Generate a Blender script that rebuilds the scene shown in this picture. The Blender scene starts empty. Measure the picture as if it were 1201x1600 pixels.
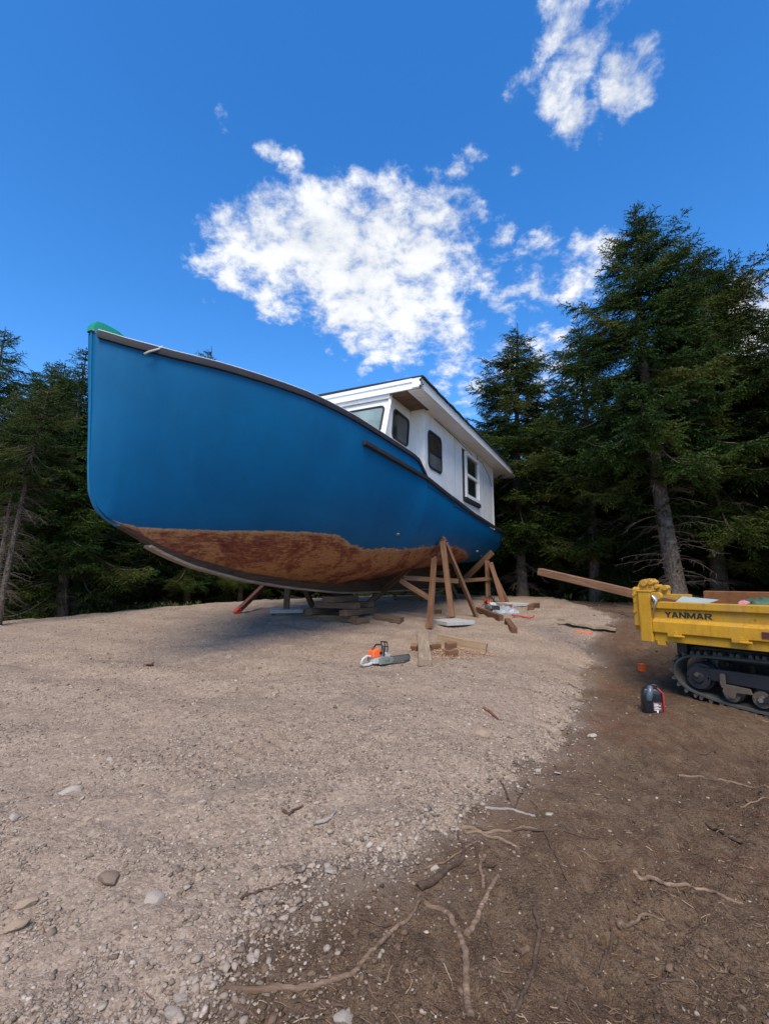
import bpy, bmesh, math, random
import numpy as np
from mathutils import Vector, Matrix
R = math.radians
rnd = random.Random(7)
rng = np.random.default_rng(11)
scene = bpy.context.scene
col = scene.collection

# ------------------------------------------------------------ camera
EYE = 1.6
F = 740.0; CX = 600.5; CY = 800.0
PITCH = math.atan((905 - CY) / F)
cam_d = bpy.data.cameras.new("camera")
cam = bpy.data.objects.new("camera", cam_d); col.objects.link(cam)
cam.location = (0, 0, EYE); cam.rotation_euler = (R(90) + PITCH, 0, 0)
cam_d.sensor_fit = 'VERTICAL'; cam_d.sensor_height = 36.0
cam_d.lens = 36.0 * F / 1600.0
cam_d.clip_start = 0.05; cam_d.clip_end = 3000
scene.camera = cam
scene.render.resolution_x = 768; scene.render.resolution_y = 1024

# ------------------------------------------------------------ light
SUN_EL = 54.0; SUN_AZ = 186.0          # azimuth clockwise from +Y
SUN_STR = 4.9; SKY_STR = 0.115; EXPO = -0.02
scene.view_settings.view_transform = 'Standard'; scene.view_settings.look = 'None'
scene.view_settings.exposure = EXPO; scene.view_settings.gamma = 1.0
sd = bpy.data.lights.new("sun", 'SUN'); sd.energy = SUN_STR; sd.angle = R(32); sd.color = (1.0, .865, .69)
sun = bpy.data.objects.new("sun", sd); col.objects.link(sun)
sv = Vector((math.sin(R(SUN_AZ)) * math.cos(R(SUN_EL)), math.cos(R(SUN_AZ)) * math.cos(R(SUN_EL)), math.sin(R(SUN_EL))))
sun.rotation_euler = sv.to_track_quat('Z', 'Y').to_euler()

# ------------------------------------------------------------ pixel -> world helpers (only used to read the place off the photograph)
def ray(x, y):
    u = (x - CX) / F; v = (CY - y) / F
    return np.array([u, math.cos(PITCH) - v * math.sin(PITCH), math.sin(PITCH) + v * math.cos(PITCH)])
def at(x, y, Y):
    r = ray(x, y); t = Y / r[1]
    return np.array([r[0] * t, Y, EYE + r[2] * t])

# ------------------------------------------------------------ node helpers
class NT:
    def __init__(s, tree): s.t = tree; s.n = tree.nodes; s.l = tree.links
    def new(s, typ, **kw):
        n = s.n.new(typ)
        for k, v in kw.items(): setattr(n, k, v)
        return n
    def put(s, sock, v):
        if isinstance(v, bpy.types.NodeSocket): s.l.new(v, sock)
        elif v is not None:
            if isinstance(v, tuple) and len(v) == 3 and sock.type == 'RGBA': v = (*v, 1)
            sock.default_value = v
    def math(s, op, a, b=None, c=None, clamp=False):
        n = s.new('ShaderNodeMath', operation=op, use_clamp=clamp)
        s.put(n.inputs[0], a); s.put(n.inputs[1], b)
        if c is not None: s.put(n.inputs[2], c)
        return n.outputs[0]
    def vmath(s, op, a, b=None, scale=None):
        n = s.new('ShaderNodeVectorMath', operation=op)
        s.put(n.inputs[0], a); s.put(n.inputs[1], b)
        if scale is not None: s.put(n.inputs['Scale'], scale)
        return n.outputs['Value'] if op in ('DOT_PRODUCT', 'LENGTH') else n.outputs[0]
    def noise(s, vec, scale, detail=4, rough=.55, dist=0, out='Fac', lac=2.0):
        n = s.new('ShaderNodeTexNoise'); s.put(n.inputs['Vector'], vec)
        n.inputs['Scale'].default_value = scale; n.inputs['Detail'].default_value = detail
        n.inputs['Roughness'].default_value = rough; n.inputs['Distortion'].default_value = dist
        n.inputs['Lacunarity'].default_value = lac
        return n.outputs[out]
    def voro(s, vec, scale, feature='F1', out='Distance', rand=1):
        n = s.new('ShaderNodeTexVoronoi', feature=feature); s.put(n.inputs['Vector'], vec)
        n.inputs['Scale'].default_value = scale; n.inputs['Randomness'].default_value = rand
        return n.outputs[out]
    def rng(s, v, a, b, c=0, d=1, smooth=False):
        n = s.new('ShaderNodeMapRange'); s.put(n.inputs[0], v)
        if smooth: n.interpolation_type = 'SMOOTHSTEP'
        for i, q in enumerate((a, b, c, d)): s.put(n.inputs[i + 1], q)
        return n.outputs[0]
    def mix(s, f, a, b, mode='MIX'):
        n = s.new('ShaderNodeMix', data_type='RGBA', blend_type=mode)
        s.put(n.inputs[0], f); s.put(n.inputs[6], a); s.put(n.inputs[7], b)
        return n.outputs[2]
    def ramp(s, v, stops):
        n = s.new('ShaderNodeValToRGB'); s.put(n.inputs[0], v)
        e = n.color_ramp.elements
        while len(e) < len(stops): e.new(.5)
        for i, (p, c) in enumerate(stops): e[i].position = p; e[i].color = (*c, 1)
        return n.outputs[0]
    def attr(s, name, out='Fac'): return s.new('ShaderNodeAttribute', attribute_name=name).outputs[out]
    def mapping(s, vec, scale=(1, 1, 1), loc=(0, 0, 0)):
        n = s.new('ShaderNodeMapping'); s.put(n.inputs[0], vec); n.inputs['Scale'].default_value = scale; n.inputs['Location'].default_value = loc
        return n.outputs[0]
    def bump(s, h, dist=.01, strength=1.0, normal=None):
        n = s.new('ShaderNodeBump'); s.put(n.inputs['Height'], h); n.inputs['Distance'].default_value = dist
        n.inputs['Strength'].default_value = strength
        if normal: s.put(n.inputs['Normal'], normal)
        return n.outputs[0]

def material(name):
    m = bpy.data.materials.new(name); m.use_nodes = True
    t = NT(m.node_tree); b = t.n['Principled BSDF']
    tc = t.new('ShaderNodeTexCoord')
    return m, t, b, tc.outputs['Object']

# ------------------------------------------------------------ world: Nishita sky with clouds
w = bpy.data.worlds.new("World"); scene.world = w; w.use_nodes = True
W = NT(w.node_tree); bg = W.n['Background']
sky = W.new('ShaderNodeTexSky', sky_type='NISHITA'); sky.sun_disc = False
sky.sun_elevation = R(SUN_EL); sky.sun_rotation = R(SUN_AZ)
sky.air_density = 1.0; sky.dust_density = .4; sky.ozone_density = 3.0
hs = W.new('ShaderNodeHueSaturation'); W.put(hs.inputs['Color'], sky.outputs[0])
hs.inputs['Saturation'].default_value = 1.34; hs.inputs['Value'].default_value = 2.35; hs.inputs['Hue'].default_value = .505
skyc = hs.outputs[0]
d0 = W.new('ShaderNodeTexCoord').outputs['Generated']
wn = W.noise(d0, 4.5, 8, .66, out='Color')
wv = W.vmath('SCALE', W.vmath('SUBTRACT', wn, (.5, .5, .5)), scale=.14)
dw = W.vmath('NORMALIZE', W.vmath('ADD', d0, wv))
# cloud patches of this sky: (pixel it was read from, radius in px, weight)
CL = [(325,372,30,.8),(365,400,50,1),(430,380,62,1),(440,440,45,1),(500,390,75,1.15),(560,420,85,1.2),(620,400,80,1.15),(590,480,65,1.1),
      (660,350,55,.95),(650,470,70,1.1),(700,320,36,.75),(668,520,38,.9),(712,262,20,.55),(735,235,16,.42),(575,290,26,.5),(466,252,22,.9),(424,216,19,.65),
      (712,570,40,.65),(735,605,36,.6),(835,435,42,.62),(745,440,36,.55),(800,480,30,.45),(910,425,34,.85),(932,405,26,.8),(905,450,28,.75),
      (763,380,20,.75),(850,510,18,.6),(880,530,16,.6),(1180,490,48,1.1),(1150,545,60,1.1),(1095,555,40,.9),(1190,590,40,1),
      (895,15,36,.85),(920,60,38,.85),(965,15,26,.65),(1028,70,30,.8),(1000,118,42,.95),(975,150,24,.8),(888,148,32,.9),(905,188,30,.85),(930,210,18,.75),(820,112,18,.55),(855,95,18,.5),
      (343,182,16,.4),(795,258,14,.35),(620,275,18,.55),(515,532,18,.4),(565,565,24,.45),(770,555,40,.6),(850,580,46,.7),(1070,520,26,.5)]
# patches beyond the frame, so that the sky looks the same when the view turns
for k in range(26):
    a = R(rnd.uniform(60, 300)); e = R(rnd.uniform(14, 60)); CL.append((None, (math.sin(a) * math.cos(e), math.cos(a) * math.cos(e), math.sin(e)), rnd.uniform(40, 110), rnd.uniform(.6, 1)))
field = None
for c in CL:
    if c[0] is None: d = Vector(c[1]); rad = c[2]; wt = c[3]
    else: d = Vector(ray(c[0], c[1])).normalized(); rad = c[2]; wt = c[3]
    u = math.hypot(c[0] - CX, c[1] - CY) / F if c[0] is not None else .3
    ang = rad * 1.85 / F / (1 + u * u) ** .75
    dt = W.vmath('DOT_PRODUCT', dw, tuple(d))
    v = W.rng(dt, math.cos(ang), 1.0, 0, wt)
    field = v if field is None else W.math('MAXIMUM', field, v)
pr = W.new('ShaderNodeSeparateXYZ'); W.put(pr.inputs[0], d0)
zz = W.math('ADD', pr.outputs[2], .25)
cmb = W.new('ShaderNodeCombineXYZ'); W.put(cmb.inputs[0], W.math('DIVIDE', pr.outputs[0], zz)); W.put(cmb.inputs[1], W.math('DIVIDE', pr.outputs[1], zz))
f1 = W.noise(cmb.outputs[0], 12.0, 14, .65, .12)
f2 = W.noise(cmb.outputs[0], 2.6, 5, .55, .2)
dens = W.math('ADD', W.math('MULTIPLY', field, 1.22), W.math('MULTIPLY', W.math('SUBTRACT', f1, .52), 3.5))
dens = W.math('MULTIPLY', W.rng(dens, .30, 1.34, 0, 1, True), W.rng(field, .02, .2))
shade = W.rng(W.math('ADD', W.math('MULTIPLY', f2, .6), W.math('MULTIPLY', f1, .6)), .45, .72, 0, 1, True)
ccol = W.mix(shade, (6.0, 6.5, 7.3), (9.4, 9.5, 9.6))
skyc = W.mix(W.math('MULTIPLY', dens, .97), skyc, ccol)
W.put(bg.inputs[0], skyc); bg.inputs[1].default_value = SKY_STR

# ------------------------------------------------------------ mesh helpers
def tag(o, label=None, cat=None, group=None, kind=None):
    if label: o['label'] = label
    if cat: o['category'] = cat
    if group: o['group'] = group
    if kind: o['kind'] = kind
    return o
def empty(name, loc=(0, 0, 0), rz=0.0, label=None, cat=None, group=None, mat=None):
    o = bpy.data.objects.new(name, None); col.objects.link(o); o.empty_display_size = .1
    if mat is not None: o.matrix_world = mat
    else: o.location = loc; o.rotation_euler = (0, 0, rz)
    return tag(o, label, cat, group)
def link_mesh(name, me, mat, parent=None, smooth=False, angle=None):
    if mat is not None:
        for m in (mat if isinstance(mat, (list, tuple)) else [mat]): me.materials.append(m)
    if smooth:
        me.polygons.foreach_set('use_smooth', [True] * len(me.polygons))
        if angle: me.set_sharp_from_angle(angle=R(angle))
    o = bpy.data.objects.new(name, me); col.objects.link(o)
    if parent is not None: o.parent = parent
    return o
class MB:
    def __init__(s): s.v = []; s.f = []; s.mi = []; s.cur = 0
    def add(s, vs, fs):
        b = len(s.v); s.v += [tuple(float(q) for q in v) for v in vs]; s.f += [tuple(b + i for i in f) for f in fs]; s.mi += [s.cur] * len(fs)
    def box(s, x0, x1, y0, y1, z0, z1):
        s.add([(x0,y0,z0),(x1,y0,z0),(x1,y1,z0),(x0,y1,z0),(x0,y0,z1),(x1,y0,z1),(x1,y1,z1),(x0,y1,z1)],
              [(0,3,2,1),(4,5,6,7),(0,1,5,4),(1,2,6,5),(2,3,7,6),(3,0,4,7)]); return s
    def obox(s, c, ax, ay, az):  # centre and three half vectors
        c, ax, ay, az = map(Vector, (c, ax, ay, az))
        P = [c + i * ax + j * ay + k * az for k in (-1, 1) for (i, j) in ((-1,-1),(1,-1),(1,1),(-1,1))]
        s.add(P, [(0,3,2,1),(4,5,6,7),(0,1,5,4),(1,2,6,5),(2,3,7,6),(3,0,4,7)]); return s
    def prism(s, poly, axis, a, b):
        """poly of 2D points, extruded along axis index from a to b"""
        n = len(poly)
        def mk(p, t): q = list(p); q.insert(axis, t); return q
        s.add([mk(p, a) for p in poly] + [mk(p, b) for p in poly],
              [tuple(range(n))[::-1], tuple(range(n, 2 * n))] + [(i, (i + 1) % n, n + (i + 1) % n, n + i) for i in range(n)]); return s
    def tube(s, pts, rad, n=8, cap=True):
        pts = [Vector(p) for p in pts]; m = len(pts)
        if not hasattr(rad, '__len__'): rad = [rad] * m
        up = Vector((0, 0, 1)); prev = None; rings = []
        for i, p in enumerate(pts):
            t = (pts[min(i + 1, m - 1)] - pts[max(i - 1, 0)])
            t = t.normalized() if t.length > 1e-9 else Vector((1, 0, 0))
            if prev is None:
                a = t.cross(up if abs(t.z) < .9 else Vector((1, 0, 0))).normalized()
            else: a = (prev - t * prev.dot(t)).normalized()
            prev = a; b = t.cross(a)
            rings.append([p + rad[i] * (math.cos(2 * math.pi * k / n) * a + math.sin(2 * math.pi * k / n) * b) for k in range(n)])
        vs = [v for r in rings for v in r]; fs = []
        for i in range(m - 1):
            for k in range(n):
                fs.append((i * n + k, i * n + (k + 1) % n, (i + 1) * n + (k + 1) % n, (i + 1) * n + k))
        if cap: fs += [tuple(range(n))[::-1], tuple((m - 1) * n + k for k in range(n))]
        s.add(vs, fs); return s
    def cyl(s, c, axis, r, h, n=16):
        c = Vector(c); a = Vector(axis).normalized() * h / 2
        return s.tube([c - a, c + a], r, n)
    def lathe(s, prof, c, axis, n=20):
        c = Vector(c); ax = Vector(axis).normalized()
        return s.tube([c + ax * h for (r, h) in prof], [max(r, 1e-4) for (r, h) in prof], n)
    def grid(s, rows):
        nr = len(rows); nc = len(rows[0])
        s.add([p for r in rows for p in r], [(i * nc + j, i * nc + j + 1, (i + 1) * nc + j + 1, (i + 1) * nc + j) for i in range(nr - 1) for j in range(nc - 1)]); return s
    def mesh(s, name):
        me = bpy.data.meshes.new(name); me.from_pydata(s.v, [], s.f); me.update()
        if any(s.mi): me.polygons.foreach_set('material_index', s.mi)
        return me
    def build(s, name, mat, parent=None, smooth=False, angle=None, bevel=0, seg=2, fix=True):
        me = s.mesh(name)
        if fix:
            bm = bmesh.new(); bm.from_mesh(me); bmesh.ops.recalc_face_normals(bm, faces=bm.faces); bm.to_mesh(me); bm.free()
        o = link_mesh(name, me, mat, parent, smooth, angle)
        if bevel:
            md = o.modifiers.new('bevel', 'BEVEL'); md.width = bevel; md.segments = seg; md.limit_method = 'ANGLE'; md.angle_limit = R(40)
        return o
def rr(w_, h_, r, n=5):
    P = []
    for (cx, cy, a0) in ((w_/2-r, h_/2-r, 0), (-w_/2+r, h_/2-r, 90), (-w_/2+r, -h_/2+r, 180), (w_/2-r, -h_/2+r, 270)):
        for k in range(n + 1):
            a = R(a0 + 90 * k / n); P.append((cx + r * math.cos(a), cy + r * math.sin(a)))
    return P
def np_mesh(name, V, Fc, nper, mats, parent=None, attrs=None, smooth=False):
    me = bpy.data.meshes.new(name); nf = len(Fc)
    me.vertices.add(len(V)); me.vertices.foreach_set('co', np.asarray(V, np.float32).ravel())
    me.loops.add(nf * nper); me.loops.foreach_set('vertex_index', np.asarray(Fc, np.int32).ravel())
    me.polygons.add(nf); me.polygons.foreach_set('loop_start', np.arange(nf, dtype=np.int32) * nper)
    me.polygons.foreach_set('loop_total', np.full(nf, nper, np.int32))
    if smooth: me.polygons.foreach_set('use_smooth', np.ones(nf, bool))
    me.update(calc_edges=True)
    for k, a in (attrs or {}).items():
        dom = 'POINT' if len(a) == len(V) else 'FACE'
        at_ = me.attributes.new(k, 'FLOAT', dom); at_.data.foreach_set('value', np.asarray(a, np.float32))
    return link_mesh(name, me, mats, parent)

# ------------------------------------------------------------ numpy value noise
def _h(ix, iy, seed):
    n = (ix.astype(np.int64) * 374761393 + iy.astype(np.int64) * 668265263 + seed * 974634777) & 0x7fffffff
    n = ((n ^ (n >> 13)) * 1274126177) & 0x7fffffff
    return ((n ^ (n >> 16)) & 0xffff) / 65535.0
def vnoise(x, y, seed=0):
    ix = np.floor(x); iy = np.floor(y); fx = x - ix; fy = y - iy
    fx = fx * fx * (3 - 2 * fx); fy = fy * fy * (3 - 2 * fy)
    a = _h(ix, iy, seed); b = _h(ix + 1, iy, seed); c = _h(ix, iy + 1, seed); d = _h(ix + 1, iy + 1, seed)
    return (a * (1 - fx) + b * fx) * (1 - fy) + (c * (1 - fx) + d * fx) * fy - .5
def fbm(x, y, scale, oct=4, seed=0, gain=.5):
    s = 0; a = 1.0; f = scale
    for o in range(oct):
        s = s + a * vnoise(x * f + o * 17.3, y * f - o * 9.1, seed + o); a *= gain; f *= 2.03
    return s
# ------------------------------------------------------------ terrain
# readings: (pixel x, pixel y, distance Y) on the ground
ANC = []
for (x, y, z) in [(0,1600,0),(300,1600,.03),(600,1600,-.02),(900,1600,-.03),(1201,1600,-.03),(0,1400,.05),(400,1400,.09),(650,1400,.03),(950,1400,0),(1201,1400,0),
                  (0,1200,.15),(300,1200,.19),(600,1200,.2),(780,1200,.15),(950,1200,.02),(1201,1200,.06),(0,1080,.33),(300,1080,.33),(600,1080,.35),(780,1080,.3),(868,1080,.24),(940,1080,.09),
                  (600,1040,.42),(820,1020,.43),(300,1010,.55)]:
    r = ray(x, y); t = (z - EYE) / r[2]; ANC.append((r[0] * t, r[1] * t, z))
for (x, y, Y) in [(0,990,8.5),(150,967,10.5),(300,952,12.5),(705,974,10.0),(530,972,9.7),(450,941,15),(600,937,16),(760,937,16),(830,938,15.5),(885,950,12.5),(1017,1115,5.2),(1180,1130,5.15),(1100,1106,5.5),(960,990,8.6),(1000,952,11.5),
                  (1201,1050,6.6),(150,964,14),(300,955,17)]:
    ANC.append(tuple(at(x, y, Y)))
for (X, Y, z) in [(3.95,5.55,.085),(4.35,5.0,.065),(3.6,6.1,.13),(4.7,6.0,.18),(9,13,.85),(13,10,.7),(16,18,.9),(0,21,.75),(8,21,.85),(-8,16,.35),(-14,9,.3),(-14,16,.3),(-5,24,.4),(-3,0,-.05),(3,0,-.05),(-6,3,.05),(6,2,.05),(-9,5,.3),(9,6,.35),(0,-4,-.05),(-8,-4,0),(8,-4,0),(0,34,.6),(-20,30,.3),(20,30,.9),(-24,10,.3),(24,10,.8)]:
    ANC.append((X, Y, z))
ANC = np.array(ANC)
def _phi(r2): return .5 * r2 * np.log(r2 + 1e-9)
_n = len(ANC)
_d = ((ANC[:, None, :2] - ANC[None, :, :2]) ** 2).sum(-1)
_A = np.zeros((_n + 3, _n + 3)); _A[:_n, :_n] = _phi(_d) + np.eye(_n) * .06
_A[:_n, _n] = 1; _A[:_n, _n + 1:] = ANC[:, :2]; _A[_n, :_n] = 1; _A[_n + 1:, :_n] = ANC[:, :2].T
_c = np.linalg.solve(_A, np.r_[ANC[:, 2], 0, 0, 0])
def base_z(X, Y):
    X = np.asarray(X, float); Y = np.asarray(Y, float); sh = X.shape; x = np.clip(X.ravel(), -26, 26); y = np.clip(Y.ravel(), -4, 36)
    out = np.full(x.shape, _c[_n]) + _c[_n + 1] * x + _c[_n + 2] * y
    for i in range(_n): out += _c[i] * _phi((x - ANC[i, 0]) ** 2 + (y - ANC[i, 1]) ** 2)
    far = np.clip((np.hypot(X.ravel(), Y.ravel()) - 22) / 20, 0, 1)
    return (np.clip(out, -.3, 1.1) * (1 - far) + .6 * far).reshape(sh)
# outline of the gravel pad
PB = []
for (x, y) in [(322,1600),(345,1572),(372,1530),(400,1490),(440,1455),(478,1405),(520,1372),(575,1352),(622,1338),(670,1308),(705,1280),(740,1262),(800,1232),(850,1190),(875,1155),(884,1120),(893,1090),(918,1062),(938,1025)]:
    r = ray(x, y); t = -1.5 / r[2]
    for k in range(12):
        z = float(base_z(r[0] * t, r[1] * t)); t = (z - EYE) / r[2]
    PB.append((r[0] * t, r[1] * t))
PB = [(-.05, -5), (-.35, 1.0)] + PB + [(4.6, 9.6), (5.0, 11.5), (5.6, 14), (5.2, 18), (3, 20.5), (-1, 20), (-4.2, 16.4), (-6.2, 12.6), (-9, 9.6), (-16, 7.5), (-18, -5)]
PB = np.array(PB)
def pad_dist(X, Y):
    """signed distance to the pad outline, positive inside"""
    X = np.asarray(X, float); Y = np.asarray(Y, float); sh = X.shape; x = X.ravel(); y = Y.ravel()
    best = np.full(x.shape, 1e9); ins = np.zeros(x.shape, bool); m = len(PB)
    for i in range(m):
        a = PB[i]; b = PB[(i + 1) % m]; e = b - a; L = (e ** 2).sum()
        t = np.clip(((x - a[0]) * e[0] + (y - a[1]) * e[1]) / L, 0, 1)
        best = np.minimum(best, (x - a[0] - t * e[0]) ** 2 + (y - a[1] - t * e[1]) ** 2)
        c = (a[1] > y) != (b[1] > y)
        ins ^= c & (x < (b[0] - a[0]) * (y - a[1]) / (b[1] - a[1] + 1e-12) + a[0])
    dd = np.sqrt(best); return np.where(ins, dd, -dd).reshape(sh)
def edge_d(X, Y):
    return pad_dist(X, Y) + .20 * fbm(X, Y, 1.7, 5, 3, .6) + .05 * fbm(X, Y, 11, 3, 5)
TRK = [((-6.4, 5.9), (-.9, 8.3)), ((-6.0, 5.0), (-.4, 7.5)), ((1.15, 3.5), (1.85, 6.1)), ((.75, 2.1), (3.4, 4.7)), ((1.6, 1.6), (4.1, 4.0)), ((-2.6, 2.4), (.4, 5.4))]
def tracks(X, Y):
    '''prints left by a cleated rubber track: a shallow trough with cross bars'''
    out = np.zeros(np.shape(X))
    for a, b in TRK:
        dx, dy = b[0] - a[0], b[1] - a[1]; L = math.hypot(dx, dy); dx /= L; dy /= L
        s = (X - a[0]) * dx + (Y - a[1]) * dy; n = -(X - a[0]) * dy + (Y - a[1]) * dx + .10 * np.sin(s * .9)
        m = np.clip((.17 - np.abs(n)) / .03, 0, 1) * np.clip(s / .4, 0, 1) * np.clip((L - s) / .4, 0, 1) * np.clip(.55 + 1.6 * fbm(X, Y, 1.1, 2, 77), 0, 1)
        out = out - m * (.012 + .016 * (np.sin(s * 2 * math.pi / .13) > .1))
        out = out + .010 * np.exp(-((np.abs(n) - .20) / .035) ** 2) * np.clip(s / .4, 0, 1) * np.clip((L - s) / .4, 0, 1)
    return out
def gravel_z(X, Y, B=None, D=None):
    B = base_z(X, Y) if B is None else B; D = edge_d(X, Y) if D is None else D
    h = np.where(D > 0, .050 * (1 - np.exp(-np.maximum(D, 0) / .12)) + .045 * (1 - np.exp(-np.maximum(D, 0) / .7)), np.maximum(D * 1.6, -.14))
    ru = .030 * np.sin((X * .35 + Y * .94) * 7 + 2.2 * fbm(X, Y, .6, 2, 41)) * np.clip(fbm(X, Y, .5, 2, 43) + .4, 0, 1)
    return B + h + tracks(X, Y) + (.05 * fbm(X, Y, .8, 2, 21) + .038 * fbm(X * .8 + Y * .3, Y * 1.3 - X * .35, 3.1, 3, 22)) + .015 * fbm(X, Y, 14, 4, 23, .65) + ru
def dirt_z(X, Y, B=None, D=None):
    B = base_z(X, Y) if B is None else B
    return B + tracks(X, Y) * 1.3 + .06 * fbm(X, Y, .9, 3, 31) + .034 * fbm(X, Y, 4.5, 4, 32, .6) + .016 * fbm(X, Y, 19, 4, 33, .6) - .008
def ground_z(X, Y):
    X = np.atleast_1d(np.asarray(X, float)); Y = np.atleast_1d(np.asarray(Y, float)); B = base_z(X, Y)
    return np.maximum(gravel_z(X, Y, B), dirt_z(X, Y, B))
def gz(x, y): return float(ground_z(x, y)[0])
def gp(px, py):
    """where the sight line through a pixel meets the ground"""
    r = ray(px, py); n = math.hypot(r[0], r[1]); T = np.arange(1.2, 30, .02) / n
    X = r[0] * T; Y = r[1] * T; Z = EYE + r[2] * T; G = ground_z(X, Y)
    i = np.argmax(Z < G)
    if not (Z < G).any(): i = len(T) - 1
    return Vector((X[i], Y[i], G[i]))

# --- materials of the ground
def gravel_mat():
    m, t, b, oc = material('crushed gravel')
    big = t.noise(oc, 1.1, 5, .6); med = t.noise(oc, 5.5, 5, .65); fine = t.noise(oc, 55, 4, .7)
    c = t.ramp(big, [(.3, (.300, .222, .168)), (.5, (.385, .296, .230)), (.7, (.335, .262, .210))])
    c = t.mix(t.rng(med, .42, .68, 0, .55), c, (.255, .182, .135))
    for sc, lo, st in ((46, .0, .62), (110, .0, .5)):
        cell = t.voro(oc, sc, out='Color'); sep = t.new('ShaderNodeSeparateColor'); t.put(sep.inputs[0], cell)
        cc = t.ramp(sep.outputs[0], [(0, (.14, .11, .09)), (.35, (.27, .205, .16)), (.7, (.385, .305, .24)), (1, (.56, .49, .41))])
        c = t.mix(st, c, t.mix(.6, c, cc))
    c = t.mix(t.rng(fine, .3, .7, 0, .6), c, t.mix(1, c, (.60, .58, .56), 'MULTIPLY'))
    # loose pockets of darker grey stone and damp streaks
    pk = t.rng(t.noise(t.mapping(oc, (1, 2.2, 1)), .9, 6, .62), .54, .70, 0, 1, True)
    c = t.mix(t.math('MULTIPLY', pk, .6), c, (.165, .135, .115))
    c = t.mix(1, c, (.86, .85, .82), 'MULTIPLY')
    t.put(b.inputs['Base Color'], c); b.inputs['Roughness'].default_value = .93; b.inputs['Specular IOR Level'].default_value = .2
    dd = t.math('ADD', t.math('MULTIPLY', t.math('SUBTRACT', 1, t.voro(oc, 46)), .8), t.math('MULTIPLY', t.math('SUBTRACT', 1, t.voro(oc, 120)), .4))
    dd = t.math('ADD', dd, t.math('MULTIPLY', fine, .6))
    t.put(b.inputs['Normal'], t.bump(dd, .010, .9))
    return m
def dirt_mat():
    m, t, b, oc = material('brown forest soil')
    big = t.noise(oc, .9, 5, .6); med = t.noise(oc, 6, 6, .68); fine = t.noise(oc, 48, 5, .72)
    c = t.ramp(big, [(.32, (.125, .084, .054)), (.5, (.165, .115, .074)), (.68, (.205, .150, .100))])
    c = t.mix(t.rng(med, .45, .7, 0, .8), c, (.062, .042, .030))
    c = t.mix(t.rng(t.noise(oc, 3.1, 5, .7), .56, .7, 0, .7), c, (.215, .165, .122))
    c = t.mix(t.rng(t.noise(oc, 1.6, 4, .6), .56, .74, 0, .55), c, (.17, .065, .036))
    c = t.mix(t.rng(fine, .38, .66, 0, .85), c, t.mix(1, c, (.38, .34, .31), 'MULTIPLY'))
    vf = t.noise(oc, 160, 4, .75); c = t.mix(t.rng(vf, .50, .66, 0, .8), c, (.27, .205, .145)); c = t.mix(t.rng(vf, .48, .34, 0, .8), c, (.045, .030, .020))
    md2 = t.noise(t.mapping(oc, (1, .45, 1)), 14, 6, .7); c = t.mix(t.rng(md2, .53, .68, 0, .7), c, (.058, .040, .028)); c = t.mix(t.rng(md2, .46, .34, 0, .5), c, (.21, .16, .115))
    sp = t.rng(t.voro(oc, 85), .0, .16, 1, 0); c = t.mix(t.math('MULTIPLY', sp, t.rng(fine, .45, .6)), c, (.32, .27, .21))
    c = t.mix(1, c, (.80, .75, .695), "MULTIPLY"); c = t.mix(t.math('MULTIPLY', t.math('MULTIPLY', t.attr('duff'), t.rng(md2, .40, .62)), .75), c, t.mix(t.rng(fine, .35, .65), (.06, .022, .012), (.17, .075, .042)))
    c = t.mix(t.math('MULTIPLY', t.attr('dust'), t.rng(md2, .35, .6, .3, .95)), c, t.mix(t.rng(fine, .35, .65), (.20, .16, .13), (.34, .28, .23)))
    t.put(b.inputs['Base Color'], c); b.inputs['Roughness'].default_value = .95; b.inputs['Specular IOR Level'].default_value = .15
    t.put(b.inputs['Normal'], t.bump(t.math('ADD', t.math('MULTIPLY', med, 1.2), t.math('ADD', fine, t.math('MULTIPLY', t.voro(oc, 60), .5))), .014, .9))
    return m
M = {}
M['gravel'] = gravel_mat(); M['dirt'] = dirt_mat()
def axis(lo, hi, n, k, c=0):
    a = np.arcsinh((lo - c) * k); b = np.arcsinh((hi - c) * k); return c + np.sinh(np.linspace(a, b, n)) / k
def sheet(name, xs, ys, zf, mat, mask=None, duff=False):
    X, Y = np.meshgrid(xs, ys, indexing='ij'); Bz = base_z(X, Y); D = edge_d(X, Y); Z = zf(X, Y, Bz, D)
    nx, ny = X.shape; V = np.stack([X, Y, Z], -1).reshape(-1, 3)
    I = np.arange(nx * ny).reshape(nx, ny); Fc = np.stack([I[:-1, :-1], I[1:, :-1], I[1:, 1:], I[:-1, 1:]], -1).reshape(-1, 4)
    at_ = None
    if duff:
        dn = np.clip(.5 + 1.6 * fbm(X, Y, 1.4, 4, 95), 0, 1); at_ = {'dust': (np.exp(np.minimum(D, 0) / .16) * np.clip(.7 + 1.2 * fbm(X, Y, 5, 3, 96), 0, 1)).ravel(), 'duff': (np.exp(-np.abs(D + .35) / .55) * dn * np.clip((Y - 1.8) / 2, 0, 1)).ravel()}
    if mask is not None:
        k = mask(D).ravel()[Fc].any(1); Fc = Fc[k]
        used = np.zeros(len(V), bool); used[Fc.ravel()] = True; idx = np.cumsum(used) - 1; V = V[used]; Fc = idx[Fc]
    return tag(np_mesh(name, V, Fc, 4, mat, smooth=True, attrs=at_), kind='structure')
sheet('ground', axis(-400, 400, 620, 1.1, .5), axis(-60, 600, 620, .75, 2.2), dirt_z, M['dirt'], duff=True)
sheet('gravel_pad', axis(-18, 6.2, 640, 1.0, -.2), axis(-5, 21, 720, .8, 2.3), gravel_z, M['gravel'], mask=lambda D: D > -.13)

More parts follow.
